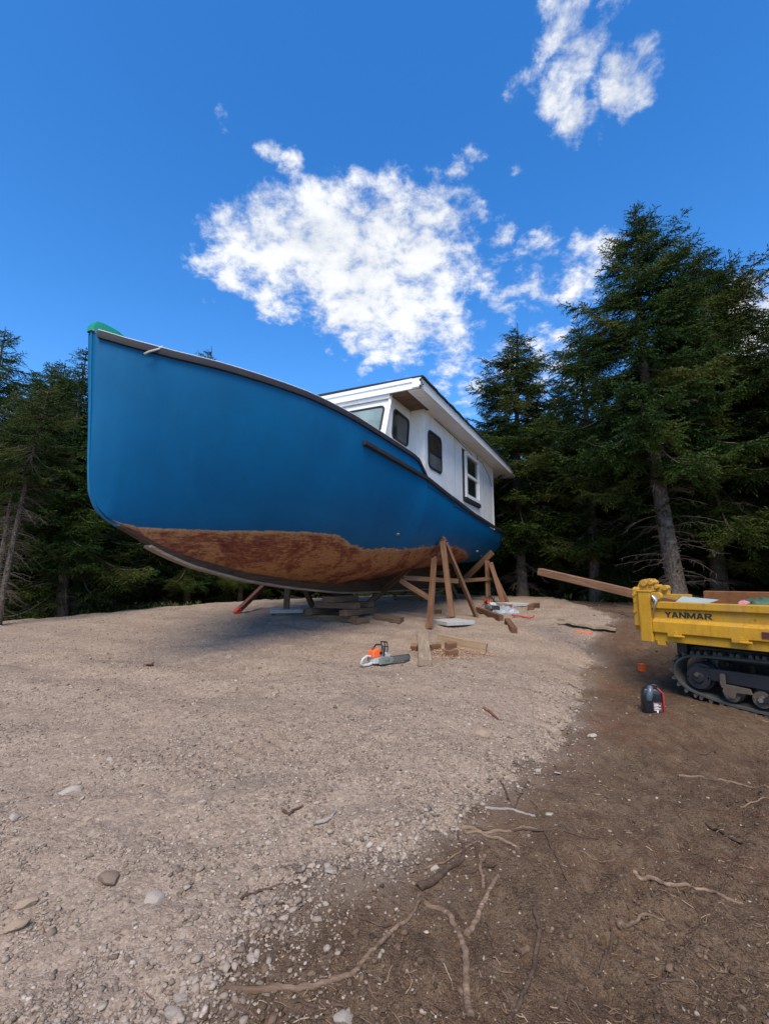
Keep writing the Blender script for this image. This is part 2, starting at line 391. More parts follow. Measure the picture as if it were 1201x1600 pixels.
# --- loose stones: gravel on the pad, countless
def ico():
    p = (1 + 5 ** .5) / 2
    V = np.array([(-1,p,0),(1,p,0),(-1,-p,0),(1,-p,0),(0,-1,p),(0,1,p),(0,-1,-p),(0,1,-p),(p,0,-1),(p,0,1),(-p,0,-1),(-p,0,1)]) / math.sqrt(1 + p * p)
    Fc = np.array([(0,11,5),(0,5,1),(0,1,7),(0,7,10),(0,10,11),(1,5,9),(5,11,4),(11,10,2),(10,7,6),(7,1,8),(3,9,4),(3,4,2),(3,2,6),(3,6,8),(3,8,9),(4,9,5),(2,4,11),(6,2,10),(8,6,7),(9,8,1)])
    return V, Fc
IV, IF = ico()
def rand_rot(n):
    q = rng.normal(size=(n, 4)); q /= np.linalg.norm(q, axis=1, keepdims=True); w_, x, y, z = q.T
    return np.stack([1-2*(y*y+z*z), 2*(x*y-z*w_), 2*(x*z+y*w_), 2*(x*y+z*w_), 1-2*(x*x+z*z), 2*(y*z-x*w_), 2*(x*z-y*w_), 2*(y*z+x*w_), 1-2*(x*x+y*y)], -1).reshape(n, 3, 3)
def stones(name, X, Y, Z, S, mat, flat=.62):
    n = len(X); V = IV[None] * (1 + rng.uniform(-.42, .30, (n, 12, 1)))
    V = V * np.stack([rng.uniform(.8, 1.3, n), rng.uniform(.65, 1.0, n), rng.uniform(.5, .85, n)], -1)[:, None, :]
    V = np.einsum('nij,nkj->nki', rand_rot(n), V); V[:, :, 2] *= flat
    V = V * S[:, None, None] + np.stack([X, Y, Z + S * .12], -1)[:, None, :]
    Fc = (IF[None] + (np.arange(n) * 12)[:, None, None]).reshape(-1, 3)
    return np_mesh(name, V.reshape(-1, 3), Fc, 3, mat, attrs={'tone': np.repeat(rng.random(n), 12)})
def stone_mat(name, stops):
    m, t, b, oc = material(name)
    c = t.ramp(t.attr('tone'), stops); c = t.mix(t.rng(t.noise(oc, 60, 4, .6), .35, .7, 0, .45), c, t.mix(1, c, (.62, .58, .54), 'MULTIPLY'))
    t.put(b.inputs['Base Color'], c); b.inputs['Roughness'].default_value = .9; b.inputs['Specular IOR Level'].default_value = .2
    t.put(b.inputs['Normal'], t.bump(t.noise(oc, 90, 4, .6), .004, .8))
    return m
M['stones'] = stone_mat('gravel stones', [(0, (.13, .10, .08)), (.3, (.22, .172, .135)), (.62, (.30, .245, .195)), (.92, (.35, .29, .235)), (1, (.46, .40, .34))])
M['clods'] = stone_mat('soil clods', [(0, (.05, .034, .024)), (.5, (.10, .068, .046)), (.9, (.16, .11, .075)), (1, (.30, .26, .21))])
def scatter(n, ymax=16, ymin=1.25, p=1.9):
    u = rng.random(n); a = 1 - p
    Y = (ymin ** a + u * (ymax ** a - ymin ** a)) ** (1 / a)
    X = Y * rng.uniform(-.93, .93, n); return X, Y
X, Y = scatter(230000)
D = edge_d(X, Y); cl = fbm(X, Y, 1.3, 4, 51) + .6 * fbm(X, Y, 6, 3, 52)
edge = np.exp(-np.abs(D - .05) / .16)
pk = (D > .0) & (rng.random(len(X)) < np.clip(.34 + 1.1 * cl, .04, 1) + .5 * edge)
pk |= (D <= .0) & (D > -.7) & (rng.random(len(X)) < .55 * np.exp(D / .13))
pk |= (D <= -.1) & (rng.random(len(X)) < .006)
X, Y, D, edge = X[pk], Y[pk], D[pk], edge[pk]
S = np.exp(rng.normal(math.log(.0062), .42, len(X))) * (1 + .55 * edge * rng.random(len(X))) * (1 + .05 * Y)
S = np.where(rng.random(len(X)) < .006, S * 2.3, S); S = np.where(rng.random(len(X)) < .05 * edge, S * 2.6, S); S = np.minimum(S, .028)
tag(stones('gravel_stones', X, Y, ground_z(X, Y), S, M['stones']), kind='stuff')
X, Y = scatter(60000, 12)
D = edge_d(X, Y); cl = fbm(X, Y, 1.6, 4, 61) + .5 * fbm(X, Y, 7, 3, 62); pk = (D < .03) & (rng.random(len(X)) < np.clip(.2 + .9 * cl, .02, 1))
X, Y = X[pk], Y[pk]; S = np.minimum(np.exp(rng.normal(math.log(.0065), .5, len(X))), .03)
tag(stones('soil_crumbs', X, Y, ground_z(X, Y), S, M['clods'], .7), kind='stuff')
# --- litter of twigs, bark and needles on the soil
def litter(n):
    X, Y = scatter(n, 13); D = edge_d(X, Y); k = (D < .0) | (rng.random(n) < .03); k &= ~((D < 0) & (fbm(X, Y, 1.2, 3, 71) < rng.uniform(-.6, .35, n)))
    X, Y = X[k], Y[k]; n = len(X); L = np.minimum(np.exp(rng.normal(math.log(.020), .5, n)), .07); a = rng.uniform(0, 2 * math.pi, n); wd = np.minimum(L * rng.uniform(.03, .09, n), .0022)
    dx, dy = np.cos(a), np.sin(a); Z = ground_z(X, Y) + .003; V = []
    bend = rng.uniform(-.12, .12, n) * L
    for (s, o) in ((-1, 0), (0, 1), (1, 0)):
        px_, py_ = X + dx * L * s * .5 - dy * bend * o, Y + dy * L * s * .5 + dx * bend * o
        zz_ = ground_z(px_, py_) + .002 + rng.uniform(0, .006, n)
        V += [np.stack([px_ - dy * wd, py_ + dx * wd, zz_], -1), np.stack([px_ + dy * wd, py_ - dx * wd, zz_], -1), np.stack([px_, py_, zz_ + wd * 1.4], -1)]
    V = np.stack(V, 1).reshape(-1, 3); b = (np.arange(n) * 9)[:, None]
    Fc = np.concatenate([b + np.array(q) for q in ((0,3,5,2),(3,6,8,5),(2,5,4,1),(5,8,7,4))])
    return np_mesh('forest_litter', V, Fc, 4, M['litter'], attrs={'tone': np.repeat(rng.random(n), 9)})
M['litter'] = stone_mat('litter', [(0, (.045, .028, .02)), (.5, (.11, .068, .045)), (.85, (.18, .12, .08)), (1, (.34, .26, .18))])
tag(litter(26000), kind='stuff')
# ------------------------------------------------------------ materials of the boat
def paint_mat(name, base, rough=.5, spec=.4, dirt=.25, dcol=None, sc=1.0, bump=.0006):
    m, t, b, oc = material(name)
    n1 = t.noise(oc, 2.2 * sc, 6, .65); n2 = t.noise(t.mapping(oc, (1.2, 1.2, .25)), 9 * sc, 5, .6)
    dc = dcol or tuple(q * .6 for q in base)
    c = t.mix(t.rng(n1, .45, .75, 0, dirt), base, dc); c = t.mix(t.rng(n2, .55, .8, 0, dirt * .8), c, dc)
    t.put(b.inputs['Base Color'], c); b.inputs['Specular IOR Level'].default_value = spec
    t.put(b.inputs['Roughness'], t.rng(n1, .3, .7, rough - .08, rough + .12))
    t.put(b.inputs['Normal'], t.bump(t.math('ADD', n2, t.noise(oc, 120, 3)), bump, .6))
    return m
def hull_mat():
    m, t, b, oc = material('boat hull paint')
    a = t.attr('line')                                    # height over the edge of the blue paint
    rag = t.noise(t.mapping(oc, (4.0, 4, 14)), 1.6, 6, .72); rg2 = t.noise(t.mapping(oc, (14, 10, 3)), 1.6, 4, .7)
    sep = t.new('ShaderNodeSeparateXYZ'); t.put(sep.inputs[0], oc)
    amp = t.rng(sep.outputs[0], 3.2, 5.0, .06, .26)
    line = t.math('ADD', a, t.math('MULTIPLY', t.math('SUBTRACT', rag, .5), amp))
    line = t.math('ADD', line, t.math('MULTIPLY', t.math('SUBTRACT', rg2, .5), t.math('MULTIPLY', amp, .5)))
    blue = t.rng(line, -.006, .006, 0, 1)
    # blue topside
    n1 = t.noise(oc, .8, 5, .6); st = t.noise(t.mapping(oc, (5, 5, .5)), 2.2, 5, .62)
    cb = t.mix(t.rng(n1, .35, .7), (.000, .112, .272), (.000, .082, .212))
    cb = t.mix(t.rng(st, .5, .75, 0, .35), cb, (.004, .085, .185))
    sc_ = t.noise(t.mapping(oc, (1, 1, 9)), 7, 3, .6); cb = t.mix(t.rng(sc_, .70, .74, 0, .30), cb, (.03, .19, .36))
    ch = t.noise(t.mapping(oc, (2.2, 2, .9)), 1.4, 7, .74, .5); cb = t.mix(t.rng(ch, .54, .72, 0, .26), cb, (.004, .150, .30))
    dr = t.noise(t.mapping(oc, (16, 16, .35)), 1.5, 4, .6); cb = t.mix(t.rng(dr, .60, .74, 0, .45), cb, (.006, .075, .15))
    sp_ = t.noise(oc, 38, 3, .7); cb = t.mix(t.rng(sp_, .70, .73, 0, .5), cb, (.05, .10, .13))
    cb = t.mix(t.rng(line, .0, .22, .35, 0), cb, (.003, .065, .155))
    # bare bottom
    p1 = t.noise(t.mapping(oc, (1.1, 1, 1.5)), 1.5, 6, .66, .6); p2 = t.noise(t.mapping(oc, (2.2, 2, 9)), 3.2, 6, .7, .8); p3 = t.noise(oc, 26, 5, .7)
    mixv = t.math('ADD', t.math('MULTIPLY', p1, .55), t.math('ADD', t.math('MULTIPLY', p2, .38), t.math('MULTIPLY', p3, .12)))
    cr = t.ramp(mixv, [(.42, (.135, .034, .024)), (.485, (.20, .056, .034)), (.52, (.27, .105, .050)), (.56, (.40, .20, .085)), (.64, (.26, .10, .048))])
    lip = t.rng(line, -.05, .0, 0, .8); cr = t.mix(lip, cr, (.52, .31, .15))
    cr = t.mix(t.rng(p3, .48, .62, 0, .7), cr, t.mix(1, cr, (.55, .45, .40), 'MULTIPLY')); scr = t.noise(t.mapping(oc, (3, 3, 40)), 2.5, 5, .7, 1.2); cr = t.mix(t.rng(scr, .60, .66, 0, .55), cr, (.46, .27, .13))
    c = t.mix(blue, cr, cb); t.put(b.inputs['Base Color'], c)
    t.put(b.inputs['Roughness'], t.mix(blue, (.85, .85, .85), t.rng(n1, .3, .7, .50, .62)))
    b.inputs['Specular IOR Level'].default_value = .18
    h = t.math('ADD', t.math('MULTIPLY', blue, 1.2), t.math('MULTIPLY', t.math('SUBTRACT', 1, blue), t.math('MULTIPLY', p3, 1.4)))
    h = t.math('ADD', h, t.math('MULTIPLY', st, .5))
    t.put(b.inputs['Normal'], t.bump(h, .003, .5))
    return m
def wood_mat(name, c0, c1, c2, rough=.8, along=0):
    m, t, b, oc = material(name)
    s = [26, 26, 26]; s[along] = 1.3
    g = t.noise(t.mapping(oc, tuple(s)), 1.6, 7, .68, .7); n = t.noise(oc, 3.0, 4, .6)
    s2 = [5, 5, 5]; s2[along] = 1.2; kn = t.voro(t.mapping(oc, tuple(s2)), 1.0)
    c = t.ramp(g, [(.32, c0), (.52, c1), (.72, c2)]); c = t.mix(t.rng(n, .4, .7, 0, .5), c, c0)
    c = t.mix(t.rng(kn, .05, .16, .8, 0), c, tuple(q * .45 for q in c0))
    t.put(b.inputs['Base Color'], c); b.inputs['Roughness'].default_value = rough; b.inputs['Specular IOR Level'].default_value = .2
    t.put(b.inputs['Normal'], t.bump(t.math('ADD', g, t.math('MULTIPLY', t.noise(oc, 60, 4), .4)), .003, .8))
    return m
def plain(name, colr, rough=.5, metal=0, spec=.5, var=.3, sc=8, bump=.0008):
    m, t, b, oc = material(name); n = t.noise(oc, sc, 5, .65)
    t.put(b.inputs['Base Color'], t.mix(t.rng(n, .35, .75, 0, var), colr, tuple(q * .45 for q in colr)))
    t.put(b.inputs['Roughness'], t.rng(n, .3, .7, max(rough - .1, .05), min(rough + .12, 1))); b.inputs['Metallic'].default_value = metal; b.inputs['Specular IOR Level'].default_value = spec
    t.put(b.inputs['Normal'], t.bump(t.noise(oc, sc * 12, 4), bump, .7)); return m
M['hull'] = hull_mat()
M['white'] = paint_mat('weathered white boards', (.70, .71, .72), .55, .3, .45, (.42, .42, .41), 1.3)
M['vinyl'] = paint_mat('white vinyl', (.74, .75, .75), .4, .4, .2, (.52, .50, .45), 2)
M['rub'] = paint_mat('grey black rub rail', (.024, .024, .031), .6, .25, .5, (.05, .047, .05), 3)
M['black'] = plain('black rubber', (.016, .016, .018), .45, 0, .4, .2)
M['shingle'] = plain('dark roof shingles', (.035, .037, .042), .9, 0, .2, .6, 20, .003)
M['ply'] = wood_mat('weathered plywood', (.09, .06, .042), (.16, .11, .075), (.24, .175, .125), .85, 1)
M['green'] = plain('green painted cap', (.004, .25, .16), .4, 0, .5, .35, 9)
M['keelwood'] = wood_mat('dark keel timber', (.040, .024, .018), (.070, .042, .030), (.11, .07, .048), .8, 0)
M['shoe'] = wood_mat('worn pale keel shoe', (.15, .11, .08), (.26, .20, .15), (.38, .31, .24), .8, 0)
M['fresh'] = wood_mat('reddish brown lumber', (.080, .038, .022), (.15, .078, .045), (.24, .135, .082), .75)
M['fresh2'] = wood_mat('warm brown lumber', (.115, .058, .032), (.21, .115, .066), (.31, .185, .115), .75)
M['oldwood'] = wood_mat('grey brown old timber', (.075, .045, .028), (.135, .088, .058), (.21, .148, .10), .85)
M['paleplank'] = wood_mat('pale weathered plank', (.17, .125, .085), (.27, .215, .155), (.40, .33, .25), .85)
M['treated'] = wood_mat('tan squared timber', (.19, .125, .075), (.31, .215, .135), (.42, .31, .20), .78)
M['concrete'] = plain('concrete paver', (.37, .37, .36), .85, 0, .3, .35, 14, .002)
def glass_mat(name, tint, rough=.06, wt=.0):
    m, t, b, oc = material(name); n = t.noise(oc, 2.5, 4, .6)
    t.put(b.inputs['Base Color'], t.mix(t.rng(n, .35, .7), tint, tuple(q * .55 for q in tint)))
    t.put(b.inputs['Roughness'], t.rng(n, .3, .7, rough, rough + .08)); b.inputs['Specular IOR Level'].default_value = .8; b.inputs['IOR'].default_value = 1.5
    return m
M['pane'] = glass_mat('dark window glass', (.020, .022, .022))
M['panegreen'] = glass_mat('glass with painted pale green sky', (.20, .27, .26), .15)  # pale green tint paints the sky showing in the windshield
M['panegrey'] = glass_mat('grey window glass', (.125, .14, .15), .12)  # plain grey tone for the lower half of the side window
M['panebrown'] = glass_mat('glass with painted brown reflection', (.07, .052, .036), .1)  # brownish reflection of the upper half, put into the base colour

# ------------------------------------------------------------ hull shape: half breadths, sheer and keel profile along the length
HS=[0,.25,.5,1,1.5,2.2,3,4,5.5,7,9,11,12.6]
HB=[.03,.30,.52,.86,1.14,1.42,1.62,1.75,1.84,1.88,1.86,1.78,1.7]
ZS_S=[0,.25,.5,1,1.5,2,2.6,3.2,4,4.8,5.05,5.42,6.6,8.6,11,12.6]
ZS_Z=[4.33,4.27,4.245,4.225,4.19,4.165,4.11,4.04,3.955,3.90,3.86,3.57,3.42,3.25,3.18,3.17]
# stem / keel underside profile (s, z)
KP=[(-.08,4.36),(-.06,4.02),(-.02,3.5),(.015,2.87),(.05,2.53),(.13,2.36),(.26,2.255),(.54,2.14),(.99,1.94),(1.49,1.785),(2.47,1.60),(3.56,1.475),(5.0,1.36),(6,1.33),(12.2,1.33)]
def smooth(x,xs,ys,w=.25):
    return sum(np.interp(np.asarray(x)+o*w,xs,ys)*k for o,k in ((-1,.15),(-.5,.2),(0,.3),(.5,.2),(1,.15)))
def keel_z(s): # canoe-body bottom for s>=.05
    s=np.asarray(s,float)
    k=np.interp(s,[p[0] for p in KP[4:]],[p[1] for p in KP[4:]])
    return k
def body_z(s):
    return keel_z(s)+np.interp(s,[.05,.5,1.5,3,5,6.5,8,10,12.6],[.015,.03,.08,.11,.14,.28,.47,.64,.80])
def sec_e(s): return np.interp(s,[0,.5,1,1.5,2.5,4,6,9,12.6],[1.5,1.5,1.55,1.65,1.9,2.25,2.5,2.6,2.7])
def sec_d(s): return np.interp(s,[0,1,3,6,12.6],[.55,.45,.22,.14,.06])
def bh(s):
    k=np.clip(1-np.asarray(s)/.6,0,1); return np.maximum(smooth(s,HS,HB,.2)*(1-k)+np.interp(s,HS,HB)*k-.02*(k>.9)*k,.024)
def sheer(s,cut=True):
    return np.interp(s,ZS_S,ZS_Z)
def sec(s,u):
    """point at station s, u 0..1 keel->sheer : (q, z)"""
    b=bh(s);zs=sheer(s);zc=body_z(s);e=sec_e(s);d=sec_d(s);th=u*np.pi/2
    sq=np.sin(th)**(2/e);cz=1-np.cos(th)**(2/e)
    kb=.05
    return kb*np.minimum(1,b/.3)+(b-kb*np.minimum(1,b/.3))*sq, zc+(zs-zc)*((1-d)*cz+d*sq)

PT_S = [.3,.62,1.15,1.62,2.41,3.04,3.42,3.62,3.85,4.3,5.55,6.3,6.9,8,9.3,10.2,10.8,12.6]
PT_Z = [2.25,2.20,2.22,2.24,2.29,2.31,2.31,2.25,2.17,2.12,2.20,2.28,2.33,2.38,2.30,2.22,2.05,1.7]

BOW = (-3.2217, 5.0); AZB = 26.3
bm_ = Matrix.Translation((BOW[0], BOW[1], 0)) @ Matrix.Rotation(R(90 - AZB), 4, 'Z')
boat = empty('fishing_boat', mat=bm_, label='large blue wooden fishing boat with white wheelhouse propped up on gravel', cat='boat')
def bw(s, q, z): return bm_ @ Vector((s, -q, z))          # boat -> world
def P3(s, q, z): return (s, -q, z)
_kz = np.array([p_[1] for p_ in KP[:7]][::-1]); _kx = np.array([p_[0] for p_ in KP[:7]][::-1])
def stem_dx(s, z):
    # the planking runs forward until it meets the face of the stem
    return (np.interp(z, _kz, _kx) + .012 - .05) * max(0.0, 1 - (s - .05) / .55) * np.clip((np.asarray(z) - 2.3) / .3, 0, 1)
def hull_part():
    Ss = np.unique(np.concatenate([np.linspace(.05, 1.0, 24), np.linspace(1, 5.0, 40), np.array([5.05, 5.12, 5.2, 5.28, 5.36, 5.42]), np.linspace(5.5, 12.6, 60)]))
    U = np.linspace(0, 1, 48); ns = len(Ss); nu = len(U); V = []; L = []
    for side in (1, -1):
        for s in Ss:
            q, z = sec(s, U); dz = .006 * fbm(np.full(nu, s) * .9, z * .9, 1, 3, 81)
            rake = stem_dx(s, z)
            for k in range(nu):
                V.append((s + rake[k], -side * (q[k] + dz[k] * min(1, s)), z[k])); L.append(z[k] - np.interp(s, PT_S, PT_Z))
    Fc = []
    for h in (0, 1):
        o = h * ns * nu
        for i in range(ns - 1):
            for j in range(nu - 1):
                a = (o + i * nu + j, o + i * nu + j + 1, o + (i + 1) * nu + j + 1, o + (i + 1) * nu + j)
                Fc.append(a if h == 0 else a[::-1])
    # bottom strip between the sides and the transom
    for i in range(ns - 1): Fc.append((i * nu, (i + 1) * nu, ns * nu + (i + 1) * nu, ns * nu + i * nu))
    for j in range(nu - 1):
        a = (ns - 1) * nu + j; b = ns * nu + a; Fc.append((a, a + 1, b + 1, b))
        Fc.append((j, ns * nu + j, ns * nu + j + 1, j + 1))
    o = np_mesh('hull', np.array(V), np.array(Fc), 4, M['hull'], boat, attrs={'line': np.array(L)}, smooth=True)
    o.data.set_sharp_from_angle(angle=R(38)); return o
hull = hull_part()
def sh(s): return float(bh(s)), float(sheer(s))
# deck a little below the rail
mb = MB(); rows = []
for s in np.linspace(.3, 12.55, 50): b_, z_ = sh(s); zz_ = min(z_ - .12, 3.75 if s < 5.3 else 9); qs, zs_q = sec(s, np.linspace(0, 1, 40)); b_ = float(np.interp(zz_ - .02, zs_q, qs)); rows.append([P3(s, q * (b_ - .05), zz_) for q in (-1, -.5, 0, .5, 1)])
mb.grid(rows); mb.build('deck', M['vinyl'], boat)
# keel, skeg and stem timber
def keel_part():
    mb = MB(); T = [(p[0], p[1]) for p in KP]
    pts = []                                              # dense profile
    for i in range(len(T) - 1):
        n = 8 if i < 9 else 14
        for k in range(n):
            f = k / n; pts.append((T[i][0] * (1 - f) + T[i + 1][0] * f, T[i][1] * (1 - f) + T[i + 1][1] * f))
    pts.append(T[-1]); a = np.array(pts)
    for _ in range(6): a[1:-1] = .25 * a[:-2] + .5 * a[1:-1] + .25 * a[2:]
    return a
KPD = keel_part(); istart = int(np.argmax(KPD[:, 1] < 2.2))
mb = MB()
def kl_section(i):
    s, z = KPD[i]; t = KPD[min(i + 1, len(KPD) - 1)] - KPD[max(i - 1, 0)]; t = t / np.linalg.norm(t); n = np.array([-t[1], t[0]])
    if n[0] < 0 and abs(n[0]) > abs(n[1]): n = -n
    if abs(n[1]) >= abs(n[0]) and n[1] < 0: n = -n
    return s, z, n
rows = []
for i in range(len(KPD)):
    s, z, n = kl_section(i); w_ = .022 if i < istart else .058
    if s < .5: top = np.array([s, z]) + n * .10
    else: top = np.array([s, max(float(body_z(s)) + .04, z + .05)])
    rows.append([P3(top[0], -w_, top[1]), P3(s, -w_ * .8, z), P3(s, w_ * .8, z), P3(top[0], w_, top[1])])
mb.grid(rows); n0 = len(mb.v); mb.f.append((n0 - 1, n0 - 2, n0 - 3, n0 - 4)); mb.mi.append(0)
up_ = MB(); lo_ = MB(); up_.grid(rows[:istart + 1]); lo_.grid(rows[istart:]); k0 = len(lo_.v); lo_.f.append((k0 - 1, k0 - 2, k0 - 3, k0 - 4)); lo_.mi.append(0)
M['stem'] = paint_mat('worn blue stem paint', (.000, .118, .262), .5, .3, .4, (.01, .07, .15), 5)
up_.build('stem', M['stem'], boat, smooth=True, angle=40); lo_.build('keel', M['keelwood'], boat, smooth=True, angle=40)
mb = MB(); rows = []
for i in range(len(KPD)):
    s, z, n = kl_section(i)
    if s < .78 or s > 11.8: continue
    b0 = np.array([s, z]) - n * .004; b1 = np.array([s, z]) - n * .038
    rows.append([P3(b0[0], -.062, b0[1]), P3(b1[0], -.062, b1[1]), P3(b1[0], .062, b1[1]), P3(b0[0], .062, b0[1]), P3(b0[0], -.062, b0[1])])
mb.grid(rows); mb.f += [(0, 1, 2, 3), tuple(len(mb.v) - 5 + k for k in (3, 2, 1, 0))]; mb.mi += [0, 0]
mb.build('keel_shoe', M['shoe'], boat)
# rails
def rail(name, ss, zf, zoff, hgt, thick, mat, side=1, inset=0.0):
    rows = []
    for s in ss:
        e = .02; b_ = float(bh(s)); z = zf(s) + zoff
        tx = 1.0; ty = (float(bh(s + e)) - float(bh(s - e))) / (2 * e); L = math.hypot(tx, ty); nx, ny = -ty / L, tx / L
        s = s + float(stem_dx(s, z)); i0 = -.012 - inset; o_ = thick
        q = lambda d, zz: P3(s + nx * d, side * (b_ + ny * d), zz)
        rows.append([q(i0, z), q(o_, z + .006), q(o_ + .004, z + hgt * .5), q(o_, z + hgt - .006), q(i0, z + hgt), q(i0, z)])
    mb = MB(); mb.grid(rows); mb.f += [(0, 1, 2, 3, 4), tuple(len(mb.v) - 6 + k for k in range(5))]; mb.mi += [0, 0]
    return mb.build(name, mat, boat, smooth=True, angle=35)
fs = lambda s: float(np.interp(s, ZS_S, ZS_Z))
ss1 = list(np.linspace(.06, 5.02, 60)) + [5.1, 5.2, 5.3, 5.42] ; ss2 = list(np.linspace(5.44, 12.62, 50))
zst = lambda s: float(np.interp(s, [3.24, 3.97, 5.44], [3.74, 3.665, 3.565]))
for sd_ in (1, -1):
    ss1 = [q for q in ss1 if sd_ > 0 or q > .3]
    rail('rub_rail', ss1, fs, -.085, .085, .035, M['rub'], sd_)
    rail('rub_rail', ss2, fs, -.085, .09, .045, M['rub'], sd_)
    rail('rub_strake', list(np.linspace(3.2, 5.5, 20)), zst, -.075, .075, .05, M['rub'], sd_)
    rail('toe_rail', ss1[:-5], fs, .002, .022, .018, M['vinyl'], sd_, inset=.05)
# seam strips on the aft topside
rail('seam_strip', list(np.linspace(5.5, 6.9, 12)), lambda s: float(np.interp(s, [5.5, 6.9], [3.38, 3.26])), 0, .014, .007, M['rub'])
rail('seam_strip', list(np.linspace(6.9, 9.5, 16)), lambda s: float(np.interp(s, [6.9, 9.5], [3.20, 3.10])), 0, .014, .007, M['rub'])
mb = MB(); mb.obox(P3(6.9, 1.882, 3.24), (.008, 0, 0), (0, .006, 0), (0, 0, .05)); mb.build('seam_strip', M['rub'], boat)
mb = MB(); mb.obox(P3(5.47, 1.838, 3.44), (.008, 0, 0), (0, .006, 0), (0, 0, .10)); mb.build('seam_strip', M['rub'], boat)
# transom trim and stem cap
mb = MB(); mb.tube([P3(12.63, q, fs(12.6) - .02) for q in np.linspace(-1.7, 1.7, 9)], .045, 6); mb.build('transom_rail', M['rub'], boat)
prof = [(-.09, 4.33), (-.085, 4.40), (-.05, 4.45), (.02, 4.465), (.12, 4.465), (.22, 4.455), (.30, 4.42), (.33, 4.30)]
mb = MB(); rows = []
for qd, sc_ in ((-.07, .90), (-.06, 1.0), (0, 1.03), (.045, 1.0), (.055, .9)):
    rows.append([P3(.08 + (a - .08) * sc_, qd, 4.31 + (b - 4.31) * sc_) for a, b in prof])
mb.grid(rows); mb.f += [tuple(range(8)), tuple(32 + k for k in range(7, -1, -1))]; mb.mi += [0, 0]
mb.build('stem_cap', M['green'], boat, smooth=True, angle=50)
M['chip'] = plain('chipped pale wood', (.30, .25, .19), .9, 0, .2, .7, 30, .002)
mb = MB()
for k in range(9):
    f = k / 8; mb.obox(P3(-.075 + .17 * f, .05 + .06 * f, 4.325 - .05 * f + rnd.uniform(-.006, .006)), (.014, 0, rnd.uniform(-.006, .006)), (0, .012, 0), (0, 0, .009))
mb.build('stem_head_edge', M['chip'], boat)
M['rope'] = plain('pale rope', (.42, .40, .36), .9, 0, .2, .3, 40)
b_, z_ = sh(.42); mb = MB(); mb.tube([P3(.50, b_ - .05, z_ + .035), P3(.47, b_ + .02, z_ + .04), P3(.40, b_ + .055, z_ - .03), P3(.30, b_ + .03, z_ - .10), P3(.27, b_ - .01, z_ - .135)], [.014, .014, .013, .012, .014], 7); mb.build('tie_rope', M['rope'], boat, smooth=True)
# skin fittings
M['steel'] = plain('dull steel', (.45, .45, .44), .35, .9, .5, .3)
def hull_at(s, u): q, z = sec(s, u); return float(q), float(z)
for s, u, r in ((4.9, .55, .022), (7.42, .44, .035), (7.62, .44, .03), (10.1, .56, .02), (11.3, .46, .03)):
    q, z = hull_at(s, u); mb = MB(); mb.lathe([(r * 1.5, -.01), (r * 1.5, .012), (r, .014), (r, .05), (r * .55, .05), (r * .55, .02)], P3(s, q, z), (0, -1, -.25), 14); mb.build('skin_fitting', M['steel'] if r > .021 else M['vinyl'], boat, smooth=True, angle=30)
q, z = hull_at(7.52, .47); mb = MB(); mb.lathe([(.05, 0), (.05, .02), (.025, .06), (.0, .065)], P3(7.52, q, z), (0, -1, -.2), 12); mb.build('skin_fitting', M['black'], boat, smooth=True, angle=30)
# propeller shaft, rudder at the skeg
mb = MB(); mb.prism([(11.95, 1.42), (12.45, 1.42), (12.42, 2.2), (12.05, 2.25)], 1, -.025, .025); mb.build('rudder', M['keelwood'], boat, bevel=.01)
mb = MB()
for k in range(3):
    a = 2 * math.pi * k / 3; c_, s_ = math.cos(a), math.sin(a)
    mb.grid([[(11.7 + .03 * e, c_ * r - s_ * e * .09 * (1 - r), 1.75 + s_ * r + c_ * e * .09 * (1 - r)) for e in (-1, -.3, .4, 1)] for r in (.03, .1, .18, .24)])
mb.cyl((11.7, 0, 1.75), (1, 0, 0), .04, .16, 12)
o = mb.build('propeller', plain('bronze', (.35, .22, .10), .4, .9), boat, smooth=True, angle=40); md = o.modifiers.new('thickness', 'SOLIDIFY'); md.thickness = .012

